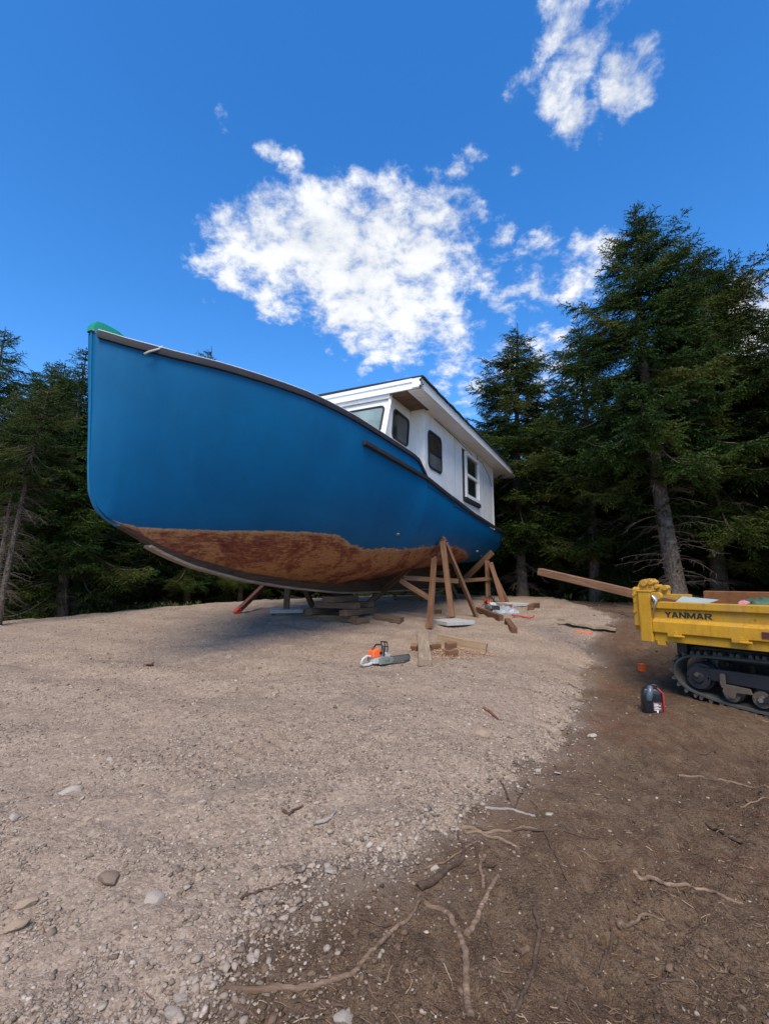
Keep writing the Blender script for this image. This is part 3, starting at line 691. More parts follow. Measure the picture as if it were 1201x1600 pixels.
# ------------------------------------------------------------ wheelhouse
ZT = 4.965                                       # underside of the roof
WQ = 1.80; FQ = 1.50; S0 = 4.50; SB = 4.16; SJ = 5.42; SE = 11.02
zb = lambda s: fs(s) - .12
def wall(name, pts, th=(0, 0, 0), mat=None, bevel=0):
    """a flat panel given by its outer corners in boat coordinates and the thickness vector"""
    mb = MB(); n = len(pts); A_ = [Vector(P3(*p)) for p in pts]; T_ = Vector((th[0], -th[1], th[2])); B_ = [a + T_ for a in A_]
    mb.add(A_ + B_, [tuple(range(n)), tuple(range(n, 2 * n))[::-1]] + [(i, (i + 1) % n, n + (i + 1) % n, n + i) for i in range(n)])
    return mb.build(name, mat or M['white'], boat, bevel=bevel)
for sg in (1, -1):
    t_ = -.05 * sg
    lowz = [(SJ, sg * WQ, fs(5.44) - .06)] + [(s, sg * WQ, zb(s)) for s in (6.6, 8.6, SE)]
    wall('cabin_wall', lowz + [(SE, sg * WQ, ZT), (SJ, sg * WQ, ZT)], (0, t_, 0))
    wall('jog_panel', [(SJ - .004, sg * (WQ + .003), fs(5.44) - .05), (SJ - .004, sg * (WQ + .003), ZT), (SJ - .004, sg * FQ, ZT), (SJ - .004, sg * FQ, 3.7)], (.05, 0, 0))
    wall('wheelhouse_side', [(SB - .08, sg * FQ, 3.75), (SJ - .006, sg * FQ, 3.6), (SJ - .006, sg * FQ, ZT), (S0, sg * FQ, ZT)], (0, t_, 0))
    # lower filler between raised rail and jog
    wall('coaming', [(4.9, sg * 1.74, 3.72), (SJ - .01, sg * 1.76, 3.5), (SJ - .01, sg * 1.76, 3.72), (4.98, sg * 1.74, 3.9)], (0, t_, 0))
    wall('corner_trim', [(SE - .07, sg * (WQ + .014), zb(SE)), (SE + .012, sg * (WQ + .014), zb(SE)), (SE + .012, sg * (WQ + .014), ZT), (SE - .07, sg * (WQ + .014), ZT)], (0, -.012 * sg, 0), M['vinyl'])
wall('cabin_wall', [(SE, -WQ, 3.05), (SE, WQ, 3.05), (SE, WQ, ZT), (SE, -WQ, ZT)], (-.05, 0, 0))
wall('windshield_panel', [(SB - .09, -FQ, 3.75), (SB - .09, FQ, 3.75), (S0 - .004, FQ, ZT), (S0 - .004, -FQ, ZT)], (.05, 0, 0))
# corner posts of the wheelhouse
for sg in (1, -1):
    mb = MB(); mb.tube([P3(SB - .10, sg * (FQ + .004), 3.75), P3(S0 - .01, sg * (FQ + .004), ZT)], .035, 4); mb.build('corner_post', M['white'], boat)
for s_ in (7.32, 9.88):
    mb = MB(); mb.obox(P3(s_, WQ + .002, (ZT + zb(s_)) / 2 + .06), (.004, 0, 0), (0, .003, 0), (0, 0, (ZT - zb(s_)) / 2 - .08)); mb.build('panel_seam', plain('grey panel seam', (.30, .31, .32), .8), boat)
# a wavy seam and cable on the side wall
M['seam'] = plain('dark sealant seam', (.05, .05, .055), .8)
pts = [(6.0, 4.93), (7.5, 4.90), (8.6, 4.85), (9.0, 4.77), (9.2, 4.80), (9.35, 4.86), (9.9, 4.82), (10.5, 4.62), (10.85, 4.35)]
mb = MB(); mb.tube([P3(a, WQ + .006, b) for a, b in pts], .006, 5); mb.build('wall_cable', M['seam'], boat)
mb = MB(); mb.tube([P3(9.30, WQ + .005, 4.95), P3(9.30, WQ + .005, 4.74)], .005, 5); mb.build('wall_cable', M['seam'], boat)

# windows: frame ring, pane, bars.  basis: origin O, right vector U, up vector V, outward N (boat coordinates)
def window(name, O, U, V, Nn, w_, h_, r, fw, fth, fmat, pmat, bars=(), low=None, skew=0, barmat=None, split=None):
    O, U, V, Nn = (Vector(P3(*q)) for q in (O, U, V, Nn))
    def pt(x, y, d): return O + U * (x + skew * y) + V * y + Nn * d
    out = rr(w_, h_, r); inn = rr(w_ - 2 * fw, h_ - 2 * fw, max(r - fw, .004)); n = len(out); mb = MB()
    mb.add([pt(*p, -.01) for p in out] + [pt(*p, fth) for p in out] + [pt(*p, fth) for p in inn] + [pt(*p, -.01) for p in inn],
           [(i, (i + 1) % n, n + (i + 1) % n, n + i) for i in range(n)] + [(n + i, n + (i + 1) % n, 2 * n + (i + 1) % n, 2 * n + i) for i in range(n)] + [(2 * n + i, 2 * n + (i + 1) % n, 3 * n + (i + 1) % n, 3 * n + i) for i in range(n)])
    fr = mb.build(name, fmat, boat)
    mb = MB(); k = .5 if split is None else split
    pw, ph = w_ - 2 * fw + .004, h_ - 2 * fw + .004
    if low is None:
        q = rr(pw, ph, max(r - fw, .004)); mb.add([pt(*p, .004) for p in q], [tuple(range(len(q)))]); mb.build('pane', pmat, fr)
    else:
        ym = -ph / 2 + ph * k; q = rr(pw, ph, max(r - fw, .004))
        for nm, cond, mt in (('pane', lambda y: y > ym, pmat), ('pane', lambda y: y <= ym, low)):
            qq = [p for p in q if cond(p[1])]; ys = ym
            if cond(ym + 1): qq = [(pw / 2, ys)] + qq + [(-pw / 2, ys)]
            else: qq = [(-pw / 2, ys)] + qq + [(pw / 2, ys)]
            mb = MB(); mb.add([pt(*p, .004) for p in qq], [tuple(range(len(qq)))]); mb.build(nm, mt, fr)
    for (x0, x1, y0, y1, th) in bars:
        mb = MB(); c = [(x0, y0), (x1, y0), (x1, y1), (x0, y1)]
        mb.add([pt(*p, .002) for p in c] + [pt(*p, th) for p in c], [(0, 1, 2, 3), (4, 5, 6, 7), (0, 1, 5, 4), (1, 2, 6, 5), (2, 3, 7, 6), (3, 0, 4, 7)])
        mb.build('mullion', barmat or fmat, fr)
    return fr
# side window 2, tall with a sliding lower half
for sg in (1, -1):
    N_ = (0, sg, 0)
    window('window', (5.98, sg * WQ, 4.205), (1, 0, 0), (0, 0, 1), N_, .80, .80, .13, .045, .022, M['black'], M['panebrown'], bars=[(-.36, .36, -.055, -.015, .020)], low=M['panegrey'], split=.47)
    # house window: dark gap, dark sill, white vinyl frame, two sashes
    mb = MB(); mb.obox(P3(8.62, sg * (WQ + .003), 4.13), (.72, 0, 0), (0, .006, 0), (0, 0, .66)); mb.build('window_backing', M['rub'], boat)
    window('window', (8.68, sg * (WQ + .008), 4.17), (1, 0, 0), (0, 0, 1), N_, 1.24, 1.16, .006, .085, .05, M['vinyl'], M['pane'], bars=[(-.54, .54, -.03, .04, .04), (.42, .54, -.50, -.03, .03)], barmat=M['vinyl'])
    mb = MB(); mb.obox(P3(8.66, sg * (WQ + .03), 3.535), (.70, 0, 0), (0, .028, 0), (0, 0, .045)); mb.build('window_sill', M['rub'], boat)
    # wheelhouse side window
    window('window', (4.93, sg * FQ, 4.46), (1, 0, -.03), (0, 0, 1), N_, .74, .60, .11, .04, .02, M['black'], M['pane'], skew=.16)
Vw = Vector((S0 - SB + .09, 0, ZT - 3.75)).normalized()
Nw = (-Vw.z, 0, Vw.x)
for cq in (-1.0, 0, 1.0):
    f_ = (4.47 - 3.75) / (ZT - 3.75)
    window('windshield_window', (SB - .09 + f_ * (S0 - SB + .086), cq, 4.47), (0, 1, 0), (Vw.x, 0, Vw.z), Nw, .86, .62, .10, .035, .02, M['black'], M['panegreen'])

# ------------------------------------------------------------ roof
RQ = 2.15; RS0 = 4.38; RS1 = 12.75; RT = 5.145
mb = MB(); mb.obox(P3((RS0 + RS1) / 2, 0, (ZT + RT) / 2), ((RS1 - RS0) / 2 - .03, 0, 0), (0, RQ - .03, 0), (0, 0, (RT - ZT) / 2 - .006)); roof = mb.build('roof', M['ply'], boat)
mb = MB(); n = 60; rows = []
for i in range(n + 1):
    s = RS0 - .03 + (RS1 - RS0 + .06) * i / n; wv_ = .010 * math.sin(i * 1.7) + .006 * math.sin(i * .6)
    rows.append([P3(s, q, RT + z) for q, z in ((-RQ - .045, -.012 + wv_ * .4), (-RQ - .045, .02), (-1, .045), (0, .055), (1, .045), (RQ + .045 + wv_ * .3, .022 + wv_ * .5), (RQ + .045 + wv_ * .3, -.012 + wv_ * .4), (0, .003), (-RQ - .045, -.012 + wv_ * .4))])
mb.grid(rows); mb.f += [tuple(range(8)), tuple(n * 9 + k for k in range(7, -1, -1))]; mb.mi += [0, 0]; o = mb.build('shingles', M['shingle'], roof)
for sg in (1, -1):
    mb = MB(); mb.obox(P3((RS0 + RS1) / 2, sg * (RQ - .006), (ZT + RT) / 2 - .010), ((RS1 - RS0) / 2 - .002, 0, 0), (0, .014, 0), (0, 0, (RT - ZT) / 2 + .002)); mb.build('fascia', M['vinyl'], roof)
    # ribbed soffit
    mb = MB(); x = RS0 + .03; k = 0
    while x < RS1 - .05:
        qi = (1.88 if x < SJ else WQ - .04)
        if x > SE: qi = -.02
        mb.obox(P3(x + .05, sg * (qi + RQ - .02) / 2, ZT - .012), (.047, 0, 0), (0, abs(RQ - .02 - qi) / 2, 0), (0, 0, .006)); x += .10
    mb.build('soffit', M['vinyl'], roof)
mb = MB(); mb.obox(P3(RS0, 0, (ZT + RT) / 2 - .004), (.014, 0, 0), (0, RQ + .006, 0), (0, 0, (RT - ZT) / 2 + .004)); mb.build('fascia', M['vinyl'], roof)
mb = MB(); mb.obox(P3(RS0 - .022, 0, RT - .035), (.010, 0, 0), (0, RQ - .16, 0), (0, 0, .034)); mb.build('fascia_strip', M['vinyl'], roof)
mb = MB(); mb.obox(P3(RS0 - .024, RQ - .075, (ZT + RT) / 2 - .006), (.014, 0, 0), (0, .083, 0), (0, 0, (RT - ZT) / 2 - .008)); mb.build('fascia_end', M['vinyl'], roof)
mb = MB(); mb.obox(P3(RS0 + .05, 0, ZT - .035), (.02, 0, 0), (0, FQ + .02, 0), (0, 0, .04)); mb.build('header_board', M['white'], roof)
mb = MB(); mb.obox(P3(RS1, 0, (ZT + RT) / 2 - .004), (.014, 0, 0), (0, RQ + .006, 0), (0, 0, (RT - ZT) / 2 + .004)); mb.build('fascia', M['vinyl'], roof)
mb = MB()
for k in range(9): mb.obox(P3(RS0 + rnd.uniform(-.03, .05), RQ + rnd.uniform(-.02, .02), rnd.uniform(ZT - .01, RT - .05)), (rnd.uniform(.008, .02), 0, .01), (0, .014, 0), (0, .004, rnd.uniform(.01, .025)))
mb.build('torn_corner', M['rub'], roof)
# a gutter stub at the aft end
mb = MB(); mb.obox(P3(RS1 - .02, RQ + .03, ZT + .06), (.10, 0, 0), (0, .04, 0), (0, 0, .03)); mb.build('gutter_end', M['vinyl'], roof)

# ------------------------------------------------------------ timbers
def timber_mat(p0, p1, roll=0.0):
    p0, p1 = Vector(p0), Vector(p1); x = (p1 - p0).normalized(); z = Vector((0, 0, 1)) if abs(x.z) < .95 else Vector((0, 1, 0))
    y = z.cross(x).normalized(); z = x.cross(y); m = Matrix((x, y, z)).transposed().to_4x4(); m.translation = (p0 + p1) / 2
    return m @ Matrix.Rotation(roll, 4, 'X'), (p1 - p0).length
def timber(name, p0, p1, w_, h_, mat, parent=None, roll=0, bevel=.005, cut=0.0):
    m, L = timber_mat(p0, p1, roll); mb = MB(); n = max(2, int(L / .25)); rows = []
    tw = rnd.uniform(-.02, .02); bow_ = rnd.uniform(-.004, .004)
    for i in range(n + 1):
        f = i / n; x = (f - .5) * L; k = tw * (f - .5); dy = bow_ * 4 * f * (1 - f)
        sk = cut * ((1 if i == n else 0) - (1 if i == 0 else 0))
        rows.append([(x + sk * (1 if c > 0 else -1) * h_ / 2, b * w_ / 2 - c * k * h_ + dy, c * h_ / 2 + b * k * w_) for b, c in ((-1, -1), (1, -1), (1, 1), (-1, 1), (-1, -1))])
    mb.grid(rows); mb.f += [(3, 2, 1, 0), tuple(n * 5 + k for k in (0, 1, 2, 3))]; mb.mi += [0, 0]
    me = mb.mesh(name); bm = bmesh.new(); bm.from_mesh(me); bmesh.ops.remove_doubles(bm, verts=bm.verts, dist=1e-5); bmesh.ops.recalc_face_normals(bm, faces=bm.faces); bm.to_mesh(me); bm.free()
    o = link_mesh(name, me, mat)
    if bevel: md = o.modifiers.new('bevel', 'BEVEL'); md.width = bevel; md.segments = 2; md.limit_method = 'ANGLE'; md.angle_limit = R(50)
    if parent is not None: o.parent = parent; o.matrix_local = Matrix.Translation(-Vector(parent.location)) @ m
    else: o.matrix_world = m
    return o
def G(px, py, dz=0): p = gp(px, py); return Vector((p.x, p.y, p.z + dz))
A3 = lambda x, y, Y: Vector(at(x, y, Y))

# near stand on the port side
T = bw(6.68, 1.70, 2.44)
b1 = G(670, 984); b2 = G(706, 969); b3 = G(744, 964); bb = G(574, 947); bz = Vector((0, 0, .04))
st = empty('boat_stand', (b2.x, b2.y, b2.z), label='wooden prop stand with three splayed legs and a long brace, nearest under the blue hull', cat='boat stand', group='wooden prop stands along the hull')
b2 += Vector((0, 0, .05))
timber('brace', T + Vector((.04, -.05, .03)), bb + Vector((0, 0, .05)), .07, .13, M['fresh'], st)
timber('leg', T + Vector((-.02, -.12, -.03)), b2 + Vector((0, 0, .0)), .11, .07, M['fresh2'], st, roll=.5, cut=.2)
timber('leg', A3(678, 872, 9.95), b1 + Vector((0, 0, .0)), .11, .06, M['fresh'], st, roll=.6)
timber('leg', T + Vector((.05, -.05, -.06)), b3, .10, .06, M['fresh'], st, roll=-.4)
timber('rail', A3(630, 903, 10.15), A3(715, 908, 10.65), .04, .10, M['fresh2'], st)
timber('rail', A3(625, 907, 9.95), A3(674, 937, 9.66), .05, .10, M['fresh2'], st)
# far stand near the stern
T2 = bw(11.1, 1.66, 2.60)
c1 = G(762, 940); c2 = G(786, 945); c3 = G(793, 944)
st2 = empty('boat_stand', (c1.x, c1.y, c1.z), label='wooden prop stand under the stern, behind the orange chainsaw', cat='boat stand', group='wooden prop stands along the hull')
timber('post', A3(760, 876, 13.4), Vector((c1.x, c1.y, c1.z)), .13, .10, M['fresh2'], st2)
timber('brace', A3(769, 863, 13.3), A3(715, 915, 13.9), .08, .16, M['fresh'], st2)
timber('leg', A3(766, 880, 13.2), c2, .12, .09, M['fresh'], st2, roll=.3)
timber('leg', A3(764, 882, 13.4), c3, .10, .08, M['fresh'], st2, roll=-.3)
timber('rail', A3(716, 908, 13.5), A3(768, 904, 13.25), .05, .10, M['fresh2'], st2)
# stands on the starboard side seen under the keel
def far_stand(px, py, dx, label):
    g = G(px, py, .04); s_ = empty('boat_stand', (g.x, g.y, g.z), label=label, cat='boat stand', group='wooden prop stands along the hull')
    return g, s_
g, st3 = far_stand(447, 955, 0, 'dark upright prop on a grey paver, behind the keel left of the crib blocks')
timber('post', g, g + Vector((.05, .1, 1.25)), .12, .10, M['oldwood'], st3)
timber('brace', A3(474, 915, g.y + .3), G(488, 949, .02), .11, .09, M['oldwood'], st3)
g, st4 = far_stand(618, 937, 0, 'short dark prop leg seen under the hull right of the crib blocks')
timber('leg', g + Vector((-.25, .1, .9)), g + Vector((0, 0, -.03)), .11, .09, M['oldwood'], st4)
timber('rail', g + Vector((-.25, .1, .72)), g + Vector((1.6, .3, .75)), .05, .11, M['oldwood'], st4)
timber('leg', g + Vector((1.4, .25, 1.0)), g + Vector((1.9, .4, -.03)), .11, .09, M['oldwood'], st4)
# the red prop leaning under the bow
g = G(371, 959, .04)
M['redwood'] = wood_mat('red painted timber', (.10, .042, .030), (.17, .070, .048), (.26, .12, .085), .7)
pr_ = empty('prop_timber', tuple(g), label='reddish slanting prop timber under the bow with a bright red foot', cat='prop')
timber('shaft', g, A3(420, 908, g.y + 1.1), .10, .09, M['redwood'], pr_)
M['redpaint'] = plain('bright red paint', (.52, .07, .04), .6, 0, .4, .3)
timber('foot', g + Vector((-.03, -.04, -.04)), g + Vector((.03, .05, .05)), .105, .10, M['redpaint'], pr_)

# pavers
def paver(px, py, size, rz, label, dz=.03):
    g = G(px, py); mb = MB(); h = size / 2; mb.box(-h, h, -h, h, -.045, .03); o = mb.build('paver', M['concrete'], bevel=.008); o.location = (g.x, g.y, g.z + dz); o.rotation_euler = (0, 0, rz)
    return tag(o, label, 'paver', 'grey concrete pavers under the props')
paver(706, 974, .62, R(25), 'square grey concrete paver under the middle leg of the nearest prop stand')
paver(447, 956, .66, R(15), 'grey concrete paver behind the keel under the dark upright prop')
paver(798, 946, .62, R(20), 'pale grey paver beside the feet of the stern prop stand')

# crib of blocks under the keel
gk = bw(5.35, 0, 0); zc0 = gz(gk.x, gk.y - .2) - .02
along = (bm_.to_3x3() @ Vector((1, 0, 0))).normalized(); across = (bm_.to_3x3() @ Vector((0, 1, 0))).normalized()
def crib(name_label, cs, cq, z, dirv, L, w_, h_, mat):
    c = bw(cs, cq, 0); c.z = z + h_ / 2; o = timber('crib_block', c - dirv * L / 2, c + dirv * L / 2, w_, h_, mat, bevel=.008)
    return tag(o, name_label, 'block', 'timber blocks stacked under the keel')
hb = (1.275 - zc0) / 4
ob = M['oldwood']
crib('lowest crib block at the bow end of the stack, running across', 4.92, 0, zc0, across, 1.15, .16, hb - .004, ob)
crib('lowest crib block at the stern end of the stack, running across', 5.72, 0, zc0, across, 1.1, .16, hb - .004, ob)
crib('second layer crib timber on the camera side of the stack', 5.3, .42, zc0 + hb, along, 1.25, .17, hb - .004, ob)
crib('second layer crib timber on the far side of the stack', 5.3, -.38, zc0 + hb, along, 1.2, .17, hb - .004, ob)
crib('third layer crib block towards the bow, running across', 5.05, .05, zc0 + 2 * hb, across, .95, .2, hb - .004, ob)
crib('third layer crib block towards the stern, running across', 5.62, .05, zc0 + 2 * hb, across, .95, .2, hb - .004, ob)
crib('topmost crib timber directly under the keel shoe', 5.3, 0, zc0 + 3 * hb, along, 1.0, .26, hb - .006, ob)
gk2 = bw(9.8, 0, 0); z2 = gz(gk2.x, gk2.y) - .02
for i in range(3): crib(['bottom block of the rear crib in the shadow under the stern', 'middle block of the rear crib in the shadow under the stern', 'top block of the rear crib in the shadow under the stern'][i], 9.8, 0, z2 + i * (1.275 - z2) / 3, across if i % 2 == 0 else along, .9, .3, (1.275 - z2) / 3 - .005, ob)
# ------------------------------------------------------------ lumber lying about
def lumber(name, pa, pb, w_, h_, mat, label, cat, lift=0.0, roll=0, bevel=.005, group=None, cut=0):
    a, b = G(*pa), G(*pb); dz = Vector((0, 0, h_ / 2 - .008 + lift))
    return tag(timber(name, a + dz, b + dz, w_, h_, mat, roll=roll, bevel=bevel, cut=cut), label, cat, group)
gl = 'lumber left lying on the gravel'
lumber('plank', (660, 993), (664, 1042), .17, .085, M['paleplank'], 'pale grey weathered plank dusted with sawdust, pointing at the camera beside the chainsaw', 'plank', .012, group=gl)
lumber('squared_timber', (683, 1006), (760, 1023), .10, .17, M['treated'], 'long tan squared timber on edge behind the sawdust', 'timber', group=gl)
lumber('wood_offcut', (642, 1016), (652, 1017), .10, .10, M['fresh2'], 'reddish offcut wedged between the chainsaw bar tip and the pale plank', 'offcut', group='offcuts by the sawdust', roll=.4)
lumber('wood_offcut', (672, 1017), (687, 1015), .09, .09, M['fresh'], 'small offcut just right of the pale plank', 'offcut', group='offcuts by the sawdust')
o1 = lumber('wood_offcut', (698, 1026), (712, 1024), .10, .09, M['fresh2'], 'lower offcut carrying another one in the sawdust', 'offcut', group='offcuts by the sawdust')
lumber('wood_offcut', (697, 1023), (711, 1021), .09, .09, M['fresh2'], 'upper offcut stacked on another in front of the long tan timber', 'offcut', lift=.085, group='offcuts by the sawdust', roll=.15)
lumber('plank', (746, 956), (783, 970), .09, .12, M['fresh'], 'reddish plank in front of the orange chainsaw under the stern', 'plank', group=gl)
lumber('wood_block', (792, 974), (803, 990), .11, .11, M['fresh'], 'brown squared block pointing at the camera, right of the reddish plank', 'block', group=gl)
lumber('wood_block', (828, 953), (839, 949), .13, .12, M['fresh'], 'lone short brown block farthest right on the crest of the gravel', 'block', group=gl)
lumber('wood_block', (788, 953), (797, 951), .11, .08, M['fresh2'], 'small block with a pale sawn end on the plastic by the orange chainsaw', 'block', lift=.03, group=gl)
lumber('wood_block', (553, 976), (573, 974), .16, .12, M['oldwood'], 'grey brown block under the hull, left of the pair beside the crib', 'block', group=gl)
lumber('squared_timber', (586, 967), (628, 974), .17, .11, M['oldwood'], 'grey brown squared timber under the hull pointing right, beside the crib', 'timber', group=gl)
lumber('wood_offcut', (680, 958), (689, 959), .10, .09, M['fresh'], 'small offcut between the legs of the nearest prop stand', 'offcut', group='offcuts by the sawdust')
# weathered board with a curved tip near the pad edge
a = G(871, 977); b = G(962, 989); n = 14; mb = MB(); rows = []
for i in range(n + 1):
    f = i / n; c = a.lerp(b, f); dr = (b - a).normalized(); sd_ = Vector((-dr.y, dr.x, 0)); c.z = gz(c.x, c.y) + .05 + .05 * (1 - f) ** 3
    hw = .075 * min(1, .25 + f * 5) * (1 - .5 * max(0, f - .6)); th = .018
    rows.append([c - sd_ * hw - Vector((0, 0, th)), c + sd_ * hw - Vector((0, 0, th)), c + sd_ * hw + Vector((0, 0, th + .01)), c - sd_ * hw + Vector((0, 0, th + .01)), c - sd_ * hw - Vector((0, 0, th))])
mb.grid(rows); mb.f += [(0, 1, 2, 3), tuple(n * 5 + k for k in range(3, -1, -1))]; mb.mi += [0, 0]
tag(mb.build('weathered_board', M['paleplank'], bevel=.004), 'long grey weathered board with a tapered tip at the right edge of the gravel', 'board')
M['orange'] = plain('orange plastic', (.75, .13, .03), .45, 0, .5, .25)
lumber('marking_stake', (899, 987), (925, 991), .035, .03, M['redpaint'] if False else M['orange'], 'thin orange marking stake under the weathered board', 'stake')
# red pry bar
a = G(799, 962, .02); b = G(828, 967, .02); mb = MB(); mb.tube([a, a.lerp(b, .5), b, b + Vector((.05, -.03, .015)), b + Vector((.07, -.06, .05))], [.014, .016, .016, .014, .008], 8)
tag(mb.build('pry_bar', M['redpaint'], smooth=True, angle=40), 'dark red pry bar lying on the gravel right of the plastic bag', 'tool')
# clear plastic sheet, crumpled
def crumple(name, c, w_, d_, h_, mat, seed, label, cat):
    n = 22; rows = []
    for i in range(n):
        row = []
        for j in range(n):
            x = (i / (n - 1) - .5) * w_; y = (j / (n - 1) - .5) * d_; e = 1 - max(abs(x / w_), abs(y / d_)) * 2
            X_ = c.x + x + .05 * float(vnoise(np.array(i * .5), np.array(j * .5), seed)); Y_ = c.y + y
            row.append((X_, Y_, gz(X_, Y_) + .006 + h_ * min(1, e * 4) * (.55 + float(vnoise(np.array(i * .45), np.array(j * .45), seed + 1)) + .7 * abs(float(vnoise(np.array(i * .9), np.array(j * .9), seed + 2))))))
        rows.append(row)
    mb = MB(); mb.grid(rows); o = mb.build(name, mat, smooth=False); md = o.modifiers.new('t', 'SOLIDIFY'); md.thickness = .003; return tag(o, label, cat)
m, t, b_, oc = material('cloudy plastic'); b_.inputs['Base Color'].default_value = (.36, .39, .43, 1); b_.inputs['Roughness'].default_value = .25; b_.inputs['Alpha'].default_value = .55; M['plastic'] = m
crumple('plastic_bag', G(783, 955), .62, .8, .10, M['plastic'], 5, 'crumpled clear plastic bag beside the orange chainsaw', 'plastic bag')
# sawdust
def sawdust():
    n = 5200; V = []; cs = [(700, 1024, .38, .18), (752, 1022, .22, .12), (735, 1018, .25, .16), (690, 1018, .2, .12), (664, 1012, .08, .22)]
    P = []
    for k in range(n):
        px, py, sx, sy = cs[rnd.choices(range(5), (5, 2, 3, 2, 1))[0]]; g = CG[(px, py)] if (px, py) in CG else CG.setdefault((px, py), G(px, py)); P.append((g.x + rnd.gauss(0, sx * .6), g.y + rnd.gauss(0, sy * .8)))
    P = np.array(P); Z = ground_z(P[:, 0], P[:, 1]); S_ = rng.uniform(.003, .009, n); a = rng.uniform(0, 6.28, n)
    r_ = np.stack([np.cos(a), np.sin(a), rng.uniform(-.5, .5, n)], -1) * S_[:, None]; u_ = np.stack([-np.sin(a), np.cos(a), rng.uniform(-.3, .5, n)], -1) * (S_ * .6)[:, None]
    c = np.stack([P[:, 0], P[:, 1], Z + .008 + rng.uniform(0, .02, n)], -1); V = np.stack([c - r_ - u_, c + r_ - u_, c + r_ + u_, c - r_ + u_], 1).reshape(-1, 3)
    return np_mesh('sawdust', V, (np.arange(n) * 4)[:, None] + np.arange(4), 4, M['sawdust'], attrs={'tone': np.repeat(rng.random(n), 4)})
CG = {}
M['sawdust'] = stone_mat('sawdust', [(0, (.34, .20, .12)), (.5, (.48, .31, .20)), (1, (.60, .44, .30))])
tag(sawdust(), kind='stuff')

# ------------------------------------------------------------ chainsaws
M['sawgrey'] = plain('pale grey casting', (.46, .47, .47), .45, .1, .5, .3)
M['sawdark'] = plain('grimy dark casting', (.085, .085, .08), .6, .2, .4, .5)
M['sawcover'] = plain('grey green sprocket cover', (.20, .22, .19), .55, .1, .4, .5)
M['bar'] = plain('worn guide bar', (.25, .25, .24), .4, .7, .5, .4)
def chainsaw(loc, rz, tilt, label, sc=1.0, cover='orange'):
    m_ = Matrix.Translation(loc) @ Matrix.Rotation(rz, 4, 'Z') @ Matrix.Rotation(tilt, 4, 'X') @ Matrix.Scale(sc, 4)
    e = empty('chainsaw', mat=m_, label=label, cat='chainsaw', group='chainsaws left on the gravel')
    mb = MB(); mb.prism([(-.15, .02), (.12, .0), (.16, .03), (.17, .13), (.10, .17), (-.02, .16), (-.14, .13)], 1, -.07, .08); mb.build('crankcase', M['sawgrey'], e, bevel=.012)
    mb = MB(); mb.prism([(-.16, .10), (-.02, .105), (.015, .15), (0, .215), (-.06, .245), (-.15, .205)], 1, -.075, .085); cv = mb.build('top_cover', M[cover], e, bevel=.016)
    mb = MB(); mb.cyl((-.10, 0, .235), (.2, 0, 1), .025, .02, 12); mb.build('cover_knob', M['sawdark'], cv, smooth=True, angle=40)
    mb = MB(); mb.prism([(-.06, .0), (.16, .0), (.22, .03), (.20, .09), (.05, .12), (-.06, .10)], 1, -.105, -.068); sc_ = mb.build('sprocket_cover', M['sawcover'], e, bevel=.01)
    mb = MB(); mb.cyl((.05, -.11, .055), (0, 1, 0), .012, .014, 8); mb.cyl((.10, -.11, .06), (0, 1, 0), .012, .014, 8); mb.build('nut', M['bar'], sc_)
    # guide bar with rounded nose
    pr = [(.12, .025), (.12, .095)] + [(.50 + .035 * math.sin(a), .06 + .035 * math.cos(a)) for a in np.linspace(0, math.pi, 9)]
    mb = MB(); mb.prism(pr, 1, -.088, -.082); mb.build('guide_bar', M['bar'], e)
    # chain with cutters
    loop = [(.14, .10), (.3, .103)] + [(.50 + .041 * math.sin(a), .06 + .041 * math.cos(a)) for a in np.linspace(0, math.pi, 9)] + [(.3, .017), (.14, .02)]
    mb = MB(); mb.tube([(x, -.085, z) for x, z in loop], .006, 5)
    for i in range(len(loop) - 1):
        for f in (.2, .5, .8):
            x = loop[i][0] * (1 - f) + loop[i + 1][0] * f; z = loop[i][1] * (1 - f) + loop[i + 1][1] * f; mb.obox((x, -.085, z), (.006, 0, 0), (0, .006, 0), (0, 0, .008))
    mb.build('chain', M['sawdark'], e)
    mb = MB(); mb.tube([(.02, .10, .06), (.0, .11, .15), (-.01, .10, .24), (.0, .06, .285), (.01, -.02, .29), (.02, -.085, .27), (.03, -.095, .19), (.03, -.09, .12)], .013, 9); mb.build('front_handle', M['black'], e, smooth=True, angle=60)
    mb = MB(); mb.tube([(-.13, 0, .12), (-.22, 0, .14), (-.30, 0, .10), (-.335, 0, .035), (-.30, 0, .012), (-.20, 0, .012), (-.13, 0, .03)], [.02, .02, .02, .018, .02, .024, .025], 9); mb.build('rear_handle', M['sawgrey'], e, smooth=True, angle=60)
    mb = MB(); mb.tube([(-.20, 0, .115), (-.205, 0, .085), (-.195, 0, .07)], .008, 6); mb.build('trigger', M['black'], e)
    mb = MB()
    for y in (-.085, -.02, .06): mb.tube([(.10, y, .17), (.115, y, .25), (.10, y, .32)], .009, 6)
    mb.tube([(.10, -.09, .32), (.10, .07, .32)], .011, 6); mb.tube([(.115, -.085, .25), (.115, .06, .25)], .008, 6); mb.build('hand_guard', M['black'], e, smooth=True, angle=60)
    mb = MB(); mb.cyl((.0, .09, .07), (0, 1, 0), .06, .02, 18); mb.build('starter_cover', M['sawgrey'], e, smooth=True, angle=40)
    mb = MB(); mb.cyl((-.02, -.09, .17), (0, 1, 0), .022, .03, 12); mb.build('fuel_cap', M['black'], e, smooth=True, angle=40)
    return e
g = G(592, 1041)
chainsaw((g.x, g.y + .06, g.z + .01), R(38), R(-4), 'white and orange chainsaw lying in front with its bar towards the pale plank', .86)
g = G(765, 955)
M['sawred'] = plain('red orange cover', (.62, .10, .02), .45, 0, .5, .2)
